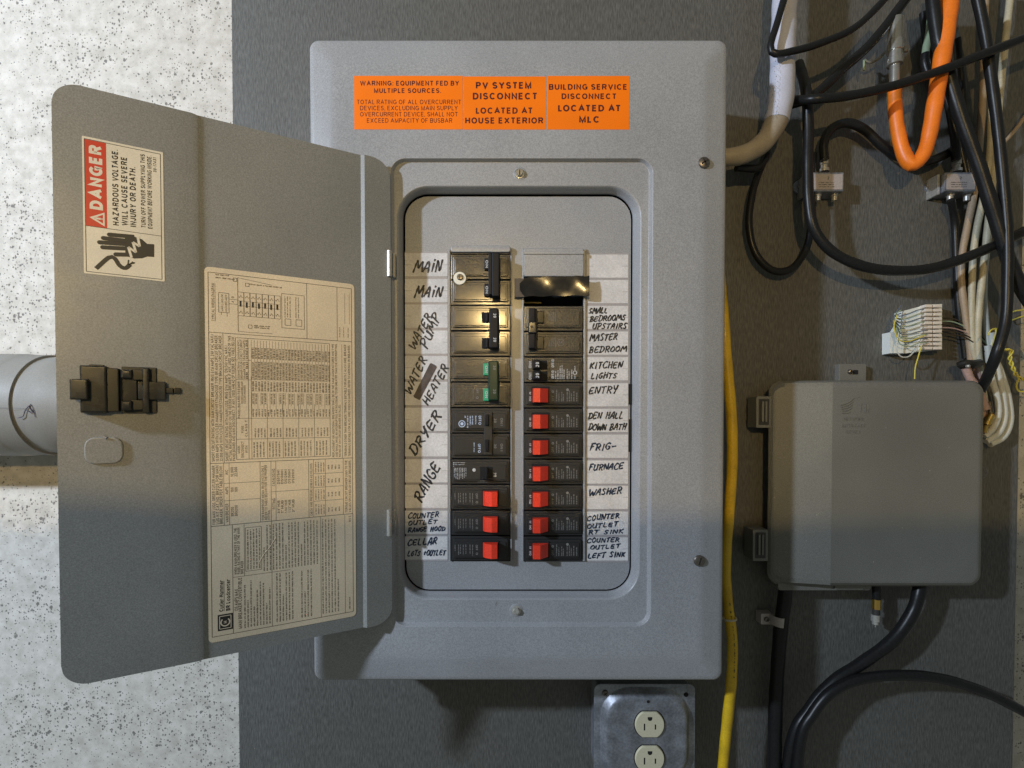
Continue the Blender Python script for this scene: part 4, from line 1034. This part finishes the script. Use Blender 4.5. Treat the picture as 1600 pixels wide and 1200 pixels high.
# ------------------------------------------------------------------ outlet below the panel
YO = 96.0
def O(px, py, Y=YO): return at(px, py, Y)
c_ = O(1006, 1148)
out = thing('wall_outlet', (c_.x, YB, c_.z-80), 'galvanized steel outlet cover with ivory receptacle below the panel', 'outlet')
mb = MB(); a = O(928.5, 1069); b = O(1085.5, 1226)
qx = (a.x, b.x, b.z, a.z)
rs = [ring(qx[0], qx[1], qx[2], qx[3], 12, YO+4, 6), ring(qx[0], qx[1], qx[2], qx[3], 12, YO+.8, 6), ring(qx[0]+.8, qx[1]-.8, qx[2]+.8, qx[3]-.8, 11.5, YO, 6)]
def oc(ins, r, y): return ring(qx[0]+ins[0], qx[1]-ins[0], qx[2]+ins[1], qx[3]-ins[1], r, y, 6)
rs += [oc((10, 3.5), 52, YO), oc((11.5, 5), 51, YO-1.5), oc((17, 14), 46, YO-10), oc((20, 18), 44, YO-12.5), oc((24, 22), 42, YO-13)]
loft(mb, rs, galv, cap1=True); mb.build('cover_plate', out, 45)
mb = MB(); pad(mb, a.x+6, b.x-6, b.z+6, a.z-6, YO+4, YB-.4, galv, .5, 4, 3); mb.build('steel_box', out)
for (px, py, dark) in ((945.5, 1082.5, 0), (1072, 1085.5, 1), (945.5, 1213, 0), (1072, 1213, 0)):
    if dark:
        mb = MB(); lathe(mb, O(px, py, YO-.25), [(4.2, .3), (4.2, 0)], blackin, 14); mb.build('screw_hole', out)
    else: screw(px, py, YO, 5.4, steel2, 2, out, tilt=.7)
mb = MB(); lathe(mb, O(1013, 1096.5, YO-13.3), [(2.7, .3), (2.7, 0)], blackin, 12); mb.build('screw_hole', out)
for k_, yc in ((0, 1131), (1, 1184)):
    mb = MB(); c_ = O(1014.5, yc, YO-13); prof = []
    for j in range(48):
        a_ = 2*math.pi*j/48; prof.append((25.5*math.cos(a_), max(-22, min(22, 25.5*math.sin(a_)))))
    for (scl, y_, m_) in ((1.07, YO-13.2, blackin),):
        mb.add([(c_.x+p_[0]*scl, y_, c_.z+p_[1]*scl) for p_ in prof], [list(range(48))], m_)
    loft(mb, [[(c_.x+p_[0]*f_, y_, c_.z+p_[1]*f_) for p_ in prof] for f_, y_ in ((1, YO-12), (1, YO-15.5), (.96, YO-17), (.9, YO-17.2))], ivory)
    yy = YO-17.35
    mb.add([(c_.x+p_[0], yy, c_.z+p_[1]) for p_ in ((-4, 14.5), (4, 14.5), (4, 11), (2.8, 8.6), (0, 7.6), (-2.8, 8.6), (-4, 11))], [list(range(7))[::-1]], blackin)
    quad(mb, (c_.x-9.5, yy, c_.z-3), X, Z, 2.4, 12, blackin); quad(mb, (c_.x+9.5, yy, c_.z-3), X, Z, 2.4, 9, blackin)
    mb.build('receptacle', out, 40)

# ------------------------------------------------------------------ grey interface box on the right
c_ = at(1370, 920, YB)
tel = thing('utility_box', (c_.x, YB, c_.z), 'grey plastic network interface box with embossed lid on the board', 'utility box')
YL = 100.0
def ringc(x0, x1, y0, y1, r, Y, cre, dY=0.0, n=8):
    a = R4(x0, x1, y0, y1, Y); q = rr(*a, r, n, ins=at(cre, 700, Y).x); xc = at(cre, 700, Y).x
    return [(x, Y+max(0, (xc-x))*dY, z) for x, z in q]
mb = MB()
rs = [ringc(1203.5, 1524, 595, 916, 20, YB-22, 1300), ringc(1204.5, 1530, 594.5, 916, 21, YL+37, 1300), ringc(1207, 1528, 597, 914, 19, YL+36.5, 1300), ringc(1207, 1528, 597, 914, 19, YL+33.5, 1300), ringc(1205, 1531, 594.5, 916, 21, YL+33, 1300), ringc(1207, 1533, 595, 915.5, 21, YL+14, 1300, .15),
      ringc(1214, 1534.5, 597.5, 914, 20, YL+5, 1300, .20), ringc(1221, 1531, 603, 911, 17, YL+.6, 1300, .34), ringc(1224, 1528, 606, 908, 15, YL, 1300, .34)]
loft(mb, rs, telbox, cap1=False)
# the lid face folds along a vertical crease
last = rs[-1]; n_ = len(last); i1 = [i for i, v in enumerate(last) if abs(v[0]-at(1300, 700, YL).x) < .01]
L_ = sorted(i1); mb.add(last, [[*range(L_[0], L_[1]+1)], [*range(L_[1], n_), *range(0, L_[0]+1)]], telbox)
lid = mb.build('lid', tel, 13)
# embossed mark and words
mb = MB(); y_ = YL-.8
for k_ in range(5):
    t0 = at(1313.5+k_*.3, 633+k_*3.0, y_); t1 = at(1334-k_*1.2, 622+k_*5.2, y_); tube(mb, [t0, (t0+t1)/2+Vector((1, 0, -1.8)), t1], .7, telbox, 6, 3)
for (sx_, pxx, w__) in (('T', 1345, 8), ('I', 1352.5, 2.4), ('I', 1357, 2.4)): text(mb, sx_, at(pxx, 637.5, y_), X, Z, w__, 16, telbox)
for (s_, py, w__) in (('NETWORK', 654.5, 36), ('INTERFACE', 665, 42), ('DEVICE', 674.5, 26)):
    text(mb, s_, at(1334, py, y_), X, Z, w__, 5.6, telbox, .005)
bmv = list(mb.v); ff = list(mb.f)
mb2 = MB(); mb2.add(bmv, ff, telbox)
# give the letters their height
edges = {}
for f in ff:
    for i in range(len(f)):
        e = (f[i], f[(i+1) % len(f)]); edges[e] = edges.get(e, 0)+1
side = [e for e in edges if (e[1], e[0]) not in edges]
mb2.add(bmv+[(v[0], v[1]+1.2, v[2]) for v in bmv], [[e[0], e[1], e[1]+len(bmv), e[0]+len(bmv)] for e in side], telbox)
mb2.build('embossed_lettering', tel, 20)
mb = MB(); padpx(mb, 1216, 1362, 880, 923, YL+26, YB-.5, telbox, 2, 6); padpx(mb, 1362, 1520, 880, 915, YL+30, YB-.5, teldark, 2, 4)
padpx(mb, 1305, 1349, 912, 921.5, YL+22, YL+30, telbox, .8, 1); mb.build('base', tel)
mb = MB(); padpx(mb, 1311.5, 1353.5, 568.5, 600, YB-14, YB-.5, telbox, 1.2, 1.5); mb.build('mounting_tab', tel)
screw(1328, 581, YB-14, 4.6, steel2, 2, tel, tilt=.3)
mb = MB(); padpx(mb, 1333, 1341, 578, 585, YB-14.6, YB-10, blackin, .3, 1.5); mb.build('tab_slot', tel)
for (xa, ya) in ((1182, 619), (1176.5, 827.5)):
    mb = MB(); padpx(mb, xa, xa+24, ya, ya+49.5, YL+26, YL+60, telbox, 1.5, 2)
    padpx(mb, xa+4, xa+20, ya+4.5, ya+45, YL+25.3, YL+28, teldark, .6, 1); padpx(mb, xa+9, xa+12, ya+8, ya+40, YL+22, YL+27, telbox, .6, .6); padpx(mb, xa+14.5, xa+17, ya+8, ya+40, YL+22, YL+27, telbox, .6, .6)
    mb.build('hinge', tel)

# ------------------------------------------------------------------ cables
def cable(name, path, r, mat, label, Y=150, cat='cable', group=None, n=12, extra=None, step=7):
    mb = MB(); tube(mb, cable_pts(path, Y), (r if callable(r) else r*sc_at(Y)), mat, n, step)
    if extra: extra(mb)
    o = mb.build(name, None, 40); tag(o, label, cat, group); return o
GC = 'black cables on the board right of the panel'
# thick white service cable entering the panel side
pts = cable_pts([(1232, -120, 95), (1226, 0, 92), (1223, 80, 92), (1221, 150, 92), (1213, 190, 92), (1193, 222, 93), (1160, 242, 95), (1118, 247, 100)], 92)
sv = thing('service_cable', pts[-1], 'thick pale lavender cable bending behind the upper right edge of the panel', 'cable')
m = MB(); tube(m, pts[:5], 19.8, cwhite, 20, 5)
for i in range(34):
    p_ = at(1212+2.6*math.sin(i*1.7), 96+i*2.6, 70.6); quad(m, p_+Vector((0, 0, 0)), Z, X, random.uniform(1.2, 2.6), 1.1, blue_ink if i % 3 else grey_ink)
m.build('outer_jacket', sv)
m = MB(); tube(m, [pts[3].lerp(pts[4], .9)]+pts[4:], lambda t: 19.0-5.5*t, cwhite_shaded, 20, 5); m.build('bare_jacket', sv)  # lower bend of the same jacket, painted in its shaded tone

cable('coax_cable', [(1236, -40), (1216, 30), (1204, 72), (1212, 84, 60), (1238, 80), (1280, 68), (1340, 40), (1400, -20)], 5.2, cblack, 'short black cable hooking round the top of the thick white cable', 62, group=GC)
cable('coax_cable', [(1430, -20), (1366, 62), (1320, 105), (1285, 138), (1262, 154), (1236, 163, 120), (1210, 168, 135)], 7.0, cblack, 'black cable running diagonally up to the right behind the thick white cable', 110, group=GC)
cable('coax_cable', [(1700, 20), (1600, 60), (1540, 83), (1470, 110), (1400, 133), (1330, 149), (1270, 155), (1225, 157, 130)], 6.6, cblack, 'black cable sweeping across in front of the orange cable', 70, group=GC)
cable('coax_cable', [(1248, 100, 140), (1259, 140), (1263, 200), (1262, 260), (1264, 320), (1273, 360), (1300, 393), (1345, 415), (1400, 423), (1460, 418), (1530, 394), (1620, 352), (1700, 310)], 7.6, cblack, 'black cable dropping in front of the left splitter then curving right across the board', 105, group=GC)
cable('coax_cable', [(1150, 262, 120), (1185, 262, 125), (1198, 240, 130), (1190, 258), (1176, 300), (1170, 350), (1180, 395), (1206, 422), (1236, 420), (1259, 390), (1268, 345), (1267, 290), (1270, 240)], 5.6, cblack, 'thin black cable hanging in a loop beside the panel edge', 146, group=GC)
cable('coax_cable', [(1288, 250), (1287, 225), (1297, 203), (1322, 192), (1350, 202), (1376, 226), (1400, 243), (1422, 250), (1450, 252), (1480, 240, 155), (1492, 232)], 6.6, cblack, 'black cable arching from the left splitter behind the orange cable', 140, group=GC)
cable('coax_cable', [(1455, -20), (1466, 60), (1482, 120), (1502, 185), (1530, 262), (1555, 340), (1578, 412), (1606, 466), (1650, 530)], 9.6, cblack, 'thickest black cable slanting down to the right edge past the white wires', 92, group=GC)
cable('coax_cable', [(1526, -10), (1540, 60), (1550, 130), (1559, 200), (1568, 290), (1574, 370), (1574, 440), (1571, 500), (1558, 550), (1545, 583, 105), (1535, 604, 128), (1522, 628, 148)], 7.6, cblack, 'black cable coming down beside the white wires to the corner of the grey box', 86, group=GC)
cable('coax_cable', [(1497, 60), (1506, 170), (1512, 260), (1540, 350), (1516, 420), (1500, 480), (1508, 560)], 4.0, cblack, 'thin black cable half hidden behind the white wires', 158, group=GC)
cable('drop_cable', [(1228, 905), (1226, 935), (1220, 980), (1214, 1060), (1211, 1140), (1209, 1300)], 10.2, cblack, 'straight black cable clamped under the left of the grey box', 138, group=GC)
cable('drop_cable', [(1440, 895, 140), (1436, 925), (1424, 960), (1395, 1000), (1350, 1034), (1300, 1068), (1264, 1110), (1238, 1160), (1220, 1300)], 9.4, cblack, 'thick black cable curving down left from under the grey box', 130, group=GC)
cable('drop_cable', [(1760, 1190), (1660, 1145), (1600, 1112), (1540, 1082), (1470, 1060), (1400, 1055), (1340, 1062), (1298, 1082), (1270, 1115), (1250, 1160), (1240, 1300)], 8.0, cblack, 'black cable arching to the right along the bottom of the board', 112, group=GC)
cable('yellow_cable', [(1122, 380, 150), (1126, 440, 140), (1131, 500), (1136, 570), (1143, 650), (1144, 720), (1140, 790), (1135, 850), (1134, 900), (1138, 950), (1144, 1000), (1143, 1060), (1137, 1120), (1130, 1190), (1122, 1300)], 8.0, cyellow, 'yellow cable running down along the right side of the panel', 84)
m = MB(); p_ = at(1139, 966, 80); 
tube(m, [p_+Vector((-12, 0, 0)), p_+Vector((-8, -11, .5)), p_+Vector((6, -11.5, 1)), p_+Vector((11, 0, 1)), p_+Vector((6, 11, 0)), p_+Vector((-8, 11, 0)), p_+Vector((-12, 0, 0))], 1.8, ccream, 8, 3, 1.0)
tube(m, [p_+Vector((-10, -3, 0)), p_+Vector((-24, 4, 3))], 2.0, ccream, 8)
o = m.build('cable_tie', None); tag(o, 'small pale cable tie round the yellow cable near the panel corner', 'cable tie')

cable('coax_cable', [(1486, 312, 140), (1492, 350), (1495, 420), (1499, 490), (1512, 560), (1520, 600)], 5.2, cblack, 'black cable hanging from the right splitter down beside the tan wire', 158, group=GC)
cable('coax_cable', [(1442, 20), (1449, 75), (1462, 120), (1488, 170), (1500, 230), (1516, 300)], 5.0, cblack, 'thin black cable slanting down behind the right leg of the orange cable', 160, group=GC)
# jacket print on the yellow cable
def jprint(path, Y, r, i0, i1, mat, hgt):
    m = MB(); q = spline(cable_pts(path, Y), 2.2)
    for i in range(int(len(q)*i0), int(len(q)*i1)):
        if random.random() < .35: continue
        t = (q[i+1]-q[i]).normalized(); u = t.cross(Vector((0, -1, 0))).normalized()
        quad(m, q[i]+Vector((0, -r*1.05, 0)), t, u, random.uniform(.8, 1.6), hgt*random.uniform(.5, 1), mat)
    return m
YP = [(1122, 380, 150), (1126, 440, 140), (1131, 500), (1136, 570), (1143, 650), (1144, 720), (1140, 790), (1135, 850), (1134, 900), (1138, 950), (1144, 1000), (1143, 1060), (1137, 1120), (1130, 1190), (1122, 1300)]
yc = [o for o in bpy.data.objects if o.name.startswith('yellow_cable')][0]
jprint(YP, 84, 9.0, .62, .74, blackp, 2.4).build('jacket_print', yc, 0)
# orange cable with its connector
og = thing('orange_cable', at(1424, 262, 110), 'bright orange cable doubled in a V with a metal connector on its left leg', 'cable')
m = MB(); tube(m, cable_pts([(1398, 140, 112), (1399, 175, 112), (1404, 210, 112), (1412, 240, 110), (1424, 257, 106), (1438, 248, 102), (1450, 220, 98), (1461, 160, 92), (1469, 110, 90), (1478, 50, 88), (1490, -40, 88)], 100), lambda t: 10.2+3.6*t, corange, 18, 5); m.build('jacket', og)
m = MB(); c_ = at(1398, 148, 112)
def zl(px, prof, mat):
    cc = at(px, 100, 112)
    lathe(m, (cc.x, 112, 0), [(r_*1.0, at(px, py, 112).z) for r_, py in prof], mat, 24, 'z')
zl(1398, [(9, 154), (9, 146), (7.8, 145), (7.8, 139), (9.4, 138), (9.4, 131), (7.6, 130), (7.6, 103), (12, 102), (12, 92), (10.8, 91), (10.8, 82), (12.8, 81), (12.8, 66), (11.4, 65), (11.4, 30)], nickel)
m.build('connector', og, 40)
m = MB(); 
tube(m, cable_pts([(1392, 72), (1372, 92), (1358, 98), (1350, 93)], 140), 2.4, nickel, 8, 4); lathe(m, at(1417, 75, 120), [(6, 4), (6, 0), (4, -2.5)], nickel, 16); tube(m, cable_pts([(1350, 94, 138), (1350, 110, 138)], 140), 1.8, wgreen, 8)
o = m.build('ground_clamp', None); tag(o, 'small bright metal clamp and loop behind the orange cable connector', 'clamp')
cable('green_coax', [(1460, -20), (1452, 50), (1448, 70), (1446, 84)], 5.0, wgreen, 'short dull green cable end hanging left of the orange cable', 130)
cable('coax_end', [(1446, 84), (1445, 98), (1449, 112)], 6.0, cblack, 'black cable end below the dull green cable', 128)

GW = 'pale wires beside the black cables at the right edge'
for nm, pth, r_, m_, lb, Y_ in (
 ('pale_wire', [(1540, -20), (1537, 80), (1535, 160), (1530, 230), (1524, 290), (1512, 350), (1503, 400), (1502, 440), (1508, 490), (1517, 560), (1521, 640)], 4.8, ctan, 'tan wire, leftmost of the pale bundle, bowing out to the left', 150),
 ('pale_wire', [(1549, 170), (1546, 240), (1538, 300), (1524, 370), (1519, 430), (1518, 500), (1521, 550), (1530, 580)], 4.6, ccream, 'cream wire running down just right of the tan wire', 146),
 ('pale_wire', [(1580, -20), (1569, 80), (1562, 150), (1556, 230), (1548, 310), (1541, 380), (1534, 440), (1528, 500), (1529, 560), (1540, 640)], 4.8, ccream, 'cream wire coming from the top right and crossing behind the black cable', 142),
 ('pale_wire', [(1552, 200), (1549, 300), (1543, 370), (1537, 430), (1537, 480), (1545, 540), (1562, 580), (1574, 620), (1578, 655), (1568, 682), (1546, 694)], 5.0, cwire_w, 'white wire making the outermost loop beside the grey box', 152),
 ('pale_wire', [(1548, 520), (1556, 570), (1565, 610), (1569, 650), (1560, 676), (1540, 690)], 5.0, cwire_w, 'white wire making the middle loop beside the grey box', 146),
 ('pale_wire', [(1543, 540), (1549, 590), (1557, 618), (1560, 645), (1552, 668), (1538, 682)], 4.6, cwire_w, 'white wire making the innermost loop beside the grey box', 140),
 ('pale_wire', [(1640, 130), (1608, 172), (1590, 198), (1573, 218), (1564, 226)], 2.8, ctan, 'thin tan wire coming in diagonally from the right edge', 140)):
    cable(nm, pth, r_, m_, lb, Y_, 'wire', GW, 10)
# clamp over the wires and jackets below it
m = MB(); p_ = at(1515, 571, 138); tube(m, cable_pts([(1500, 571), (1508, 568, 130), (1518, 569, 128), (1530, 567, 134)], 138), 7.5, latchd, 10, 4); lathe(m, at(1514, 572, 120), [(3, 4), (3, 0), (1.5, -1.5)], steel, 12)
o = m.build('cable_clamp', None); tag(o, 'black cable clamp holding the pale wires above the corner of the grey box', 'clamp')
cable('pink_cable', [(1509, 575), (1516, 592), (1528, 608), (1540, 640)], 6.0, pink, 'dull pink cable jacket just below the black clamp', 132, 'cable')
cable('pink_cable', [(1524, 575), (1531, 592), (1536, 615), (1537, 650), (1538, 680)], 4.6, pink, 'second pink jacket passing behind the corner of the grey box', 142, 'cable')
m = MB(); c_ = at(1545, 655, 130); tube(m, [at(1549, 648, 130), at(1541, 664, 130)], 6.2, brass, 14); tube(m, [at(1541, 664, 130), at(1538, 676, 132)], 4.0, brass, 12); tube(m, [at(1546, 628, 134), at(1548, 646, 130)], 4.0, wdark, 10)
o = m.build('gold_connector', None); tag(o, 'small gold coloured cable connector beside the right side of the grey box', 'connector')
m = MB(); lathe(m, at(1534, 738, 150), [(12, 8), (12, 0), (8, -2), (4, -1)], steel2, 20); o = m.build('lid_lock', tel)

# splitters
def splitter(px, py, s_, label):
    """px,py: centre of the printed label"""
    t = thing('coax_splitter', at(px, py+18, YB), label, 'coax splitter', 'coax splitters on the board')
    Yf = YB-34
    P = lambda dx, dy, Y: at(px+dx*s_, py+dy*s_, Y)
    def bx(m, x0, x1, y0, y1, yf, yb, mat, bev=1, r=1): a = P(x0, y0, yf); b = P(x1, y1, yf); pad(m, a.x, b.x, b.z, a.z, yf, yb, mat, bev, r)
    m = MB(); bx(m, -25, 24, -15, 15, Yf, YB-3, galv, 1.5, 2); m.build('body', t)
    m = MB(); bx(m, -22, 22, -12, 12, Yf-.5, Yf+.3, taglabel, .1, .5); 
    text(m, '2', P(0, -6, Yf-.7), X, Z, 3, 5, blackp)
    for k_ in range(3): ticks(m, P(-15, 1+k_*3.4, Yf-.7), X, Z, 28, 1.7, blackp, 1.3)
    m.build('label', t)
    m = MB(); c_ = P(-7, -28, Yf+14); za = P(-7, -42, Yf+14).z; zb = P(-7, -15, Yf+14).z
    lathe(m, (c_.x, Yf+14, 0), [(9, zb), (9, zb+5), (6, zb+6), (6, zb+12), (7.5, zb+13), (7.5, za-8), (6, za-6), (6, za)], steel, 18, 'z'); m.build('top_connector', t, 40)
    for dx in (-17, 9):
        m = MB(); c_ = P(dx, 20, Yf+14); za = P(dx, 15, Yf+14).z; zb = P(dx, 30, Yf+14).z
        lathe(m, (c_.x, Yf+14, 0), [(6.5, za), (6.5, zb+9), (5, zb+8), (5, zb)], steel, 16, 'z'); m.build('port', t, 40)
    m = MB(); c_ = P(-45, 8, YB-4); lathe(m, c_, [(12, 3.8), (12, 0), (11, -1)], galv, 20); lathe(m, c_, [(5, 0), (5, -3), (3, -4.5)], steel2, 12)
    bx(m, -45, -25, 0, 14, YB-4, YB-.5, galv, .5, 1); bx(m, -36.5, -33, -12, 20, YB-26, YB-.5, steel, 1, 1); m.build('mounting_ear', t)
    return t
splitter(1294.5, 284, 1.0, 'small metal coax splitter with pinkish label, half behind a hanging black cable')
splitter(1501.5, 284, 1.0, 'small metal coax splitter crossed by the thick black cable, right of the orange cable')
cable('coax_cable', [(1494, 250), (1492, 215), (1484, 170), (1470, 130), (1462, 90), (1470, 40)], 6.2, cblack, 'black cable rising from the right splitter behind the orange cable', 142, group=GC)
for (pth, lb) in (([(1278, 310), (1276, 350), (1268, 420), (1262, 470)], 'short'), ):
    pass

# terminal block with its modules
t = thing('terminal_block', at(1437, 550, YB), 'white punch down terminal block with fine wires looped over it', 'terminal block')
m = MB()
def tb(m, x0, x1, y0, y1, yf, yb, mat, bev=.6, r=.8): padpx(m, x0, x1, y0, y1, yf, yb, mat, bev, r)
poly = [(1411, 486), (1448, 476), (1472, 475), (1472, 546), (1440, 549), (1415, 552), (1391, 552), (1391, 519), (1403, 517), (1411, 505)]
vs = [at(x, y, YB-22) for x, y in poly]; vb = [v+Vector((0, 21, 0)) for v in vs]; n_ = len(poly)
m.add(vs+vb, [list(range(n_)), [n_+k for k in range(n_)][::-1]]+[[k, n_+k, n_+(k+1) % n_, (k+1) % n_] for k in range(n_)], nylon)
m.build('base', t, 20)
for i in range(11):
    y_ = 475.5+i*6.6; dy = 0
    for (xa, xb) in ((1446-i*.2, 1457), (1459.5, 1472)):
        m = MB(); padpx(m, xa, xb, y_, y_+4.6, YB-34, YB-21, nylon2, .8, 1); m.build('clip', t)
for i in range(9):
    m = MB(); y_ = 486+i*6.4; col_ = (wblue, wgreen, wblue, wgreen, ccream)[i % 5]
    pts_ = [(1449, y_-2), (1436, y_-1+random.uniform(-1, 1)), (1420, y_+4), (1405, y_+8-i*1.2), (1400-random.uniform(-2, 4), y_+3-i*3.5), (1408, y_-8+random.uniform(-2, 3))]
    tube(m, cable_pts(pts_, YB-30-i*.9), .95, col_, 6, 3)
    m.build('wire', t)
for (pp, cc) in (([(1404, 520), (1401, 545), (1408, 557), (1420, 557), (1430, 547), (1438, 538), (1446, 537)], cwire_w), ([(1440, 540), (1434, 560), (1430, 575), (1429, 592)], ypair), ([(1402, 492), (1397, 510), (1404, 530), (1420, 533), (1445, 524)], ypair)):
    m = MB(); tube(m, cable_pts(pp, YB-38), 1.1, cc, 6, 3); m.build('wire', t)
for i in range(6):
    cable('thin_wire', [(1471, 497+i*5), (1490, 498+i*5), (1510, 508+i*4), (1530, 522+i*4), (1546, 540+i*3), (1552, 548)], 1.0, (wdark, wgreen, wdark, pink, wdark, wdark)[i],
          ('topmost fine dark wire leaving the right side of the terminal block', 'fine green wire leaving the right side of the terminal block', 'fine dark wire just under the fine green one by the terminal block', 'fine pink wire leaving the right side of the terminal block', 'fine dark wire just under the pink one by the terminal block', 'lowest fine dark wire leaving the right side of the terminal block')[i], YB-18-i*2, 'wire', 'fine wires from the terminal block', 6)
GT = 'twisted yellow wires at the right edge'
m = MB()
for ph in (0, math.pi):
    base = spline(cable_pts([(1568, 546), (1580, 548), (1578, 560), (1584, 578), (1592, 590), (1612, 596), (1640, 600)], YB-20), 2.0)
    tube(m, [p_+Vector((2.0*math.sin(i*.62+ph), 2.0*math.cos(i*.62+ph), 1.0*math.sin(i*.62+ph))) for i, p_ in enumerate(base)], 1.5, ypair, 6, 3)
tube(m, cable_pts([(1592, 592), (1588, 602), (1592, 611), (1606, 611), (1640, 608)], YB-18), 1.5, ypair, 6, 3)
tag(m.build('twisted_wire', None), 'twisted pair of yellow wires at the right edge of the board', 'wire', GT)
m = MB(); tube(m, cable_pts([(1640, 478), (1600, 484), (1586, 486), (1577, 492), (1580, 500), (1600, 494), (1640, 488)], YB-14), 1.3, ypair, 6, 3)
tag(m.build('wire_loop', None), 'thin yellow wire looping in from the right edge beside the black cable', 'wire', GT)
m = MB(); tube(m, cable_pts([(1556, 513), (1557, 520), (1554, 530), (1552, 540)], YB-70), 1.9, ypair, 6, 3); tube(m, cable_pts([(1556, 513), (1548, 516), (1544, 524)], YB-70), 1.2, ypair, 6, 3)
tag(m.build('wire_end', None), 'short bright yellow wire end standing up beside the black cable', 'wire', GT)

# clamp on the drop cable and loose coax end
t = thing('pipe_clamp', at(1210, 970, YB), 'pale metal one hole strap screwed over the straight black cable', 'clamp')
m = MB(); a = at(1189, 959, 150); b = at(1208, 976, 150); pad(m, a.x, b.x, b.z, a.z, 150, YB-.3, taglabel, 1, 1)
vs = []; cx_ = at(1218.5, 970, 138); w_ = 8.8
for k_ in range(13):
    a_ = math.pi*(k_/12); px_ = cx_.x-13.5*math.cos(a_)*1.0; y_ = 152-26*math.sin(a_)
    vs += [(px_, y_, cx_.z+w_), (px_, y_, cx_.z-w_)]
m.add(vs, [[2*k, 2*k+1, 2*k+3, 2*k+2] for k in range(12)], taglabel); m.build('strap', t)
screw(1197.5, 967.5, 149.5, 4.6, steel2, 2, t, tilt=.6)
t = thing('coax_plug', at(1369, 978, 140), 'loose black coax end with brass coloured plug hanging under the grey box', 'coax plug')
m = MB(); tube(m, cable_pts([(1369, 905), (1369, 922), (1369.5, 937)], 140), 6.8, cblack, 12); m.build('cable_end', t)
m = MB(); cc = at(1369, 950, 140); lathe(m, (cc.x, 140, 0), [(7.4, at(0, 936, 140).z), (7.4, at(0, 951, 140).z)], brass, 16, 'z'); lathe(m, (cc.x, 140, 0), [(6.2, at(0, 951, 140).z), (6.2, at(0, 960, 140).z)], teldark, 16, 'z')
lathe(m, (cc.x-1, 140, 0), [(7.6, at(0, 960, 140).z), (7.6, at(0, 970, 140).z), (5.6, at(0, 971, 140).z), (5.6, at(0, 975, 140).z), (1, at(0, 975.5, 140).z), (.8, at(0, 980, 140).z)], steel, 16, 'z'); m.build('plug', t, 40)

# ------------------------------------------------------------------ grey pipe on the left
c_ = at(60, 632, YC); t = thing('drain_pipe', (c_.x, YC, c_.z), 'large grey plastic pipe with marker scribbles disappearing behind the open door', 'pipe')
ya = 118.0; cz = at(60, 633, ya).z; m = MB()
xs = [at(px, 633, ya).x for px in (-400, -40, 44, 52, 57, 60, 90, 210)]
lathe(m, (0, ya, cz), [(91, xs[0]), (91, xs[1]), (91, xs[2]), (90.8, xs[3]), (90.2, xs[4]), (89.4, xs[5]), (88.9, xs[6])], pipe_m, 64, 'x'); m.build('hub', t, 40)
m = MB(); tube(m, [Vector((xs[6]-3, ya, cz)), Vector((xs[7]-60, ya, cz)), Vector((xs[7]-15, ya+10, cz)), Vector((xs[7]+20, ya+50, cz)), Vector((xs[7]+24, ya+110, cz))], 88, pipe_m, 64, 10); m.build('elbow', t, 40)
m = MB()
def onp(px, py, r_=90.9):   # point on the hub surface
    z_ = at(px, py, ya-60).z-cz; z_ = max(-85, min(85, z_)); y_ = ya-math.sqrt(r_*r_-z_*z_); p_ = at(px, py, y_); return Vector((p_.x, y_, p_.z))
def scr(pp, w__):
    q = spline([onp(*p_) for p_ in pp], 3)
    tube(m, [v for v in q], w__*.42, purple, 6, 2)
scr([(-20, 637), (10, 637.5), (30, 638), (46, 638)], .5); scr([(28, 653), (36, 650), (40, 640), (48, 632)], 1.7); scr([(48, 632), (52, 640), (55, 652)], 1.1); scr([(40, 640), (50, 646)], 1.5); scr([(44, 634), (52, 645)], 2)
m.build('marker_scribble', t)
for o in list(bpy.data.objects):
    if '_o' in o: del o['_o']
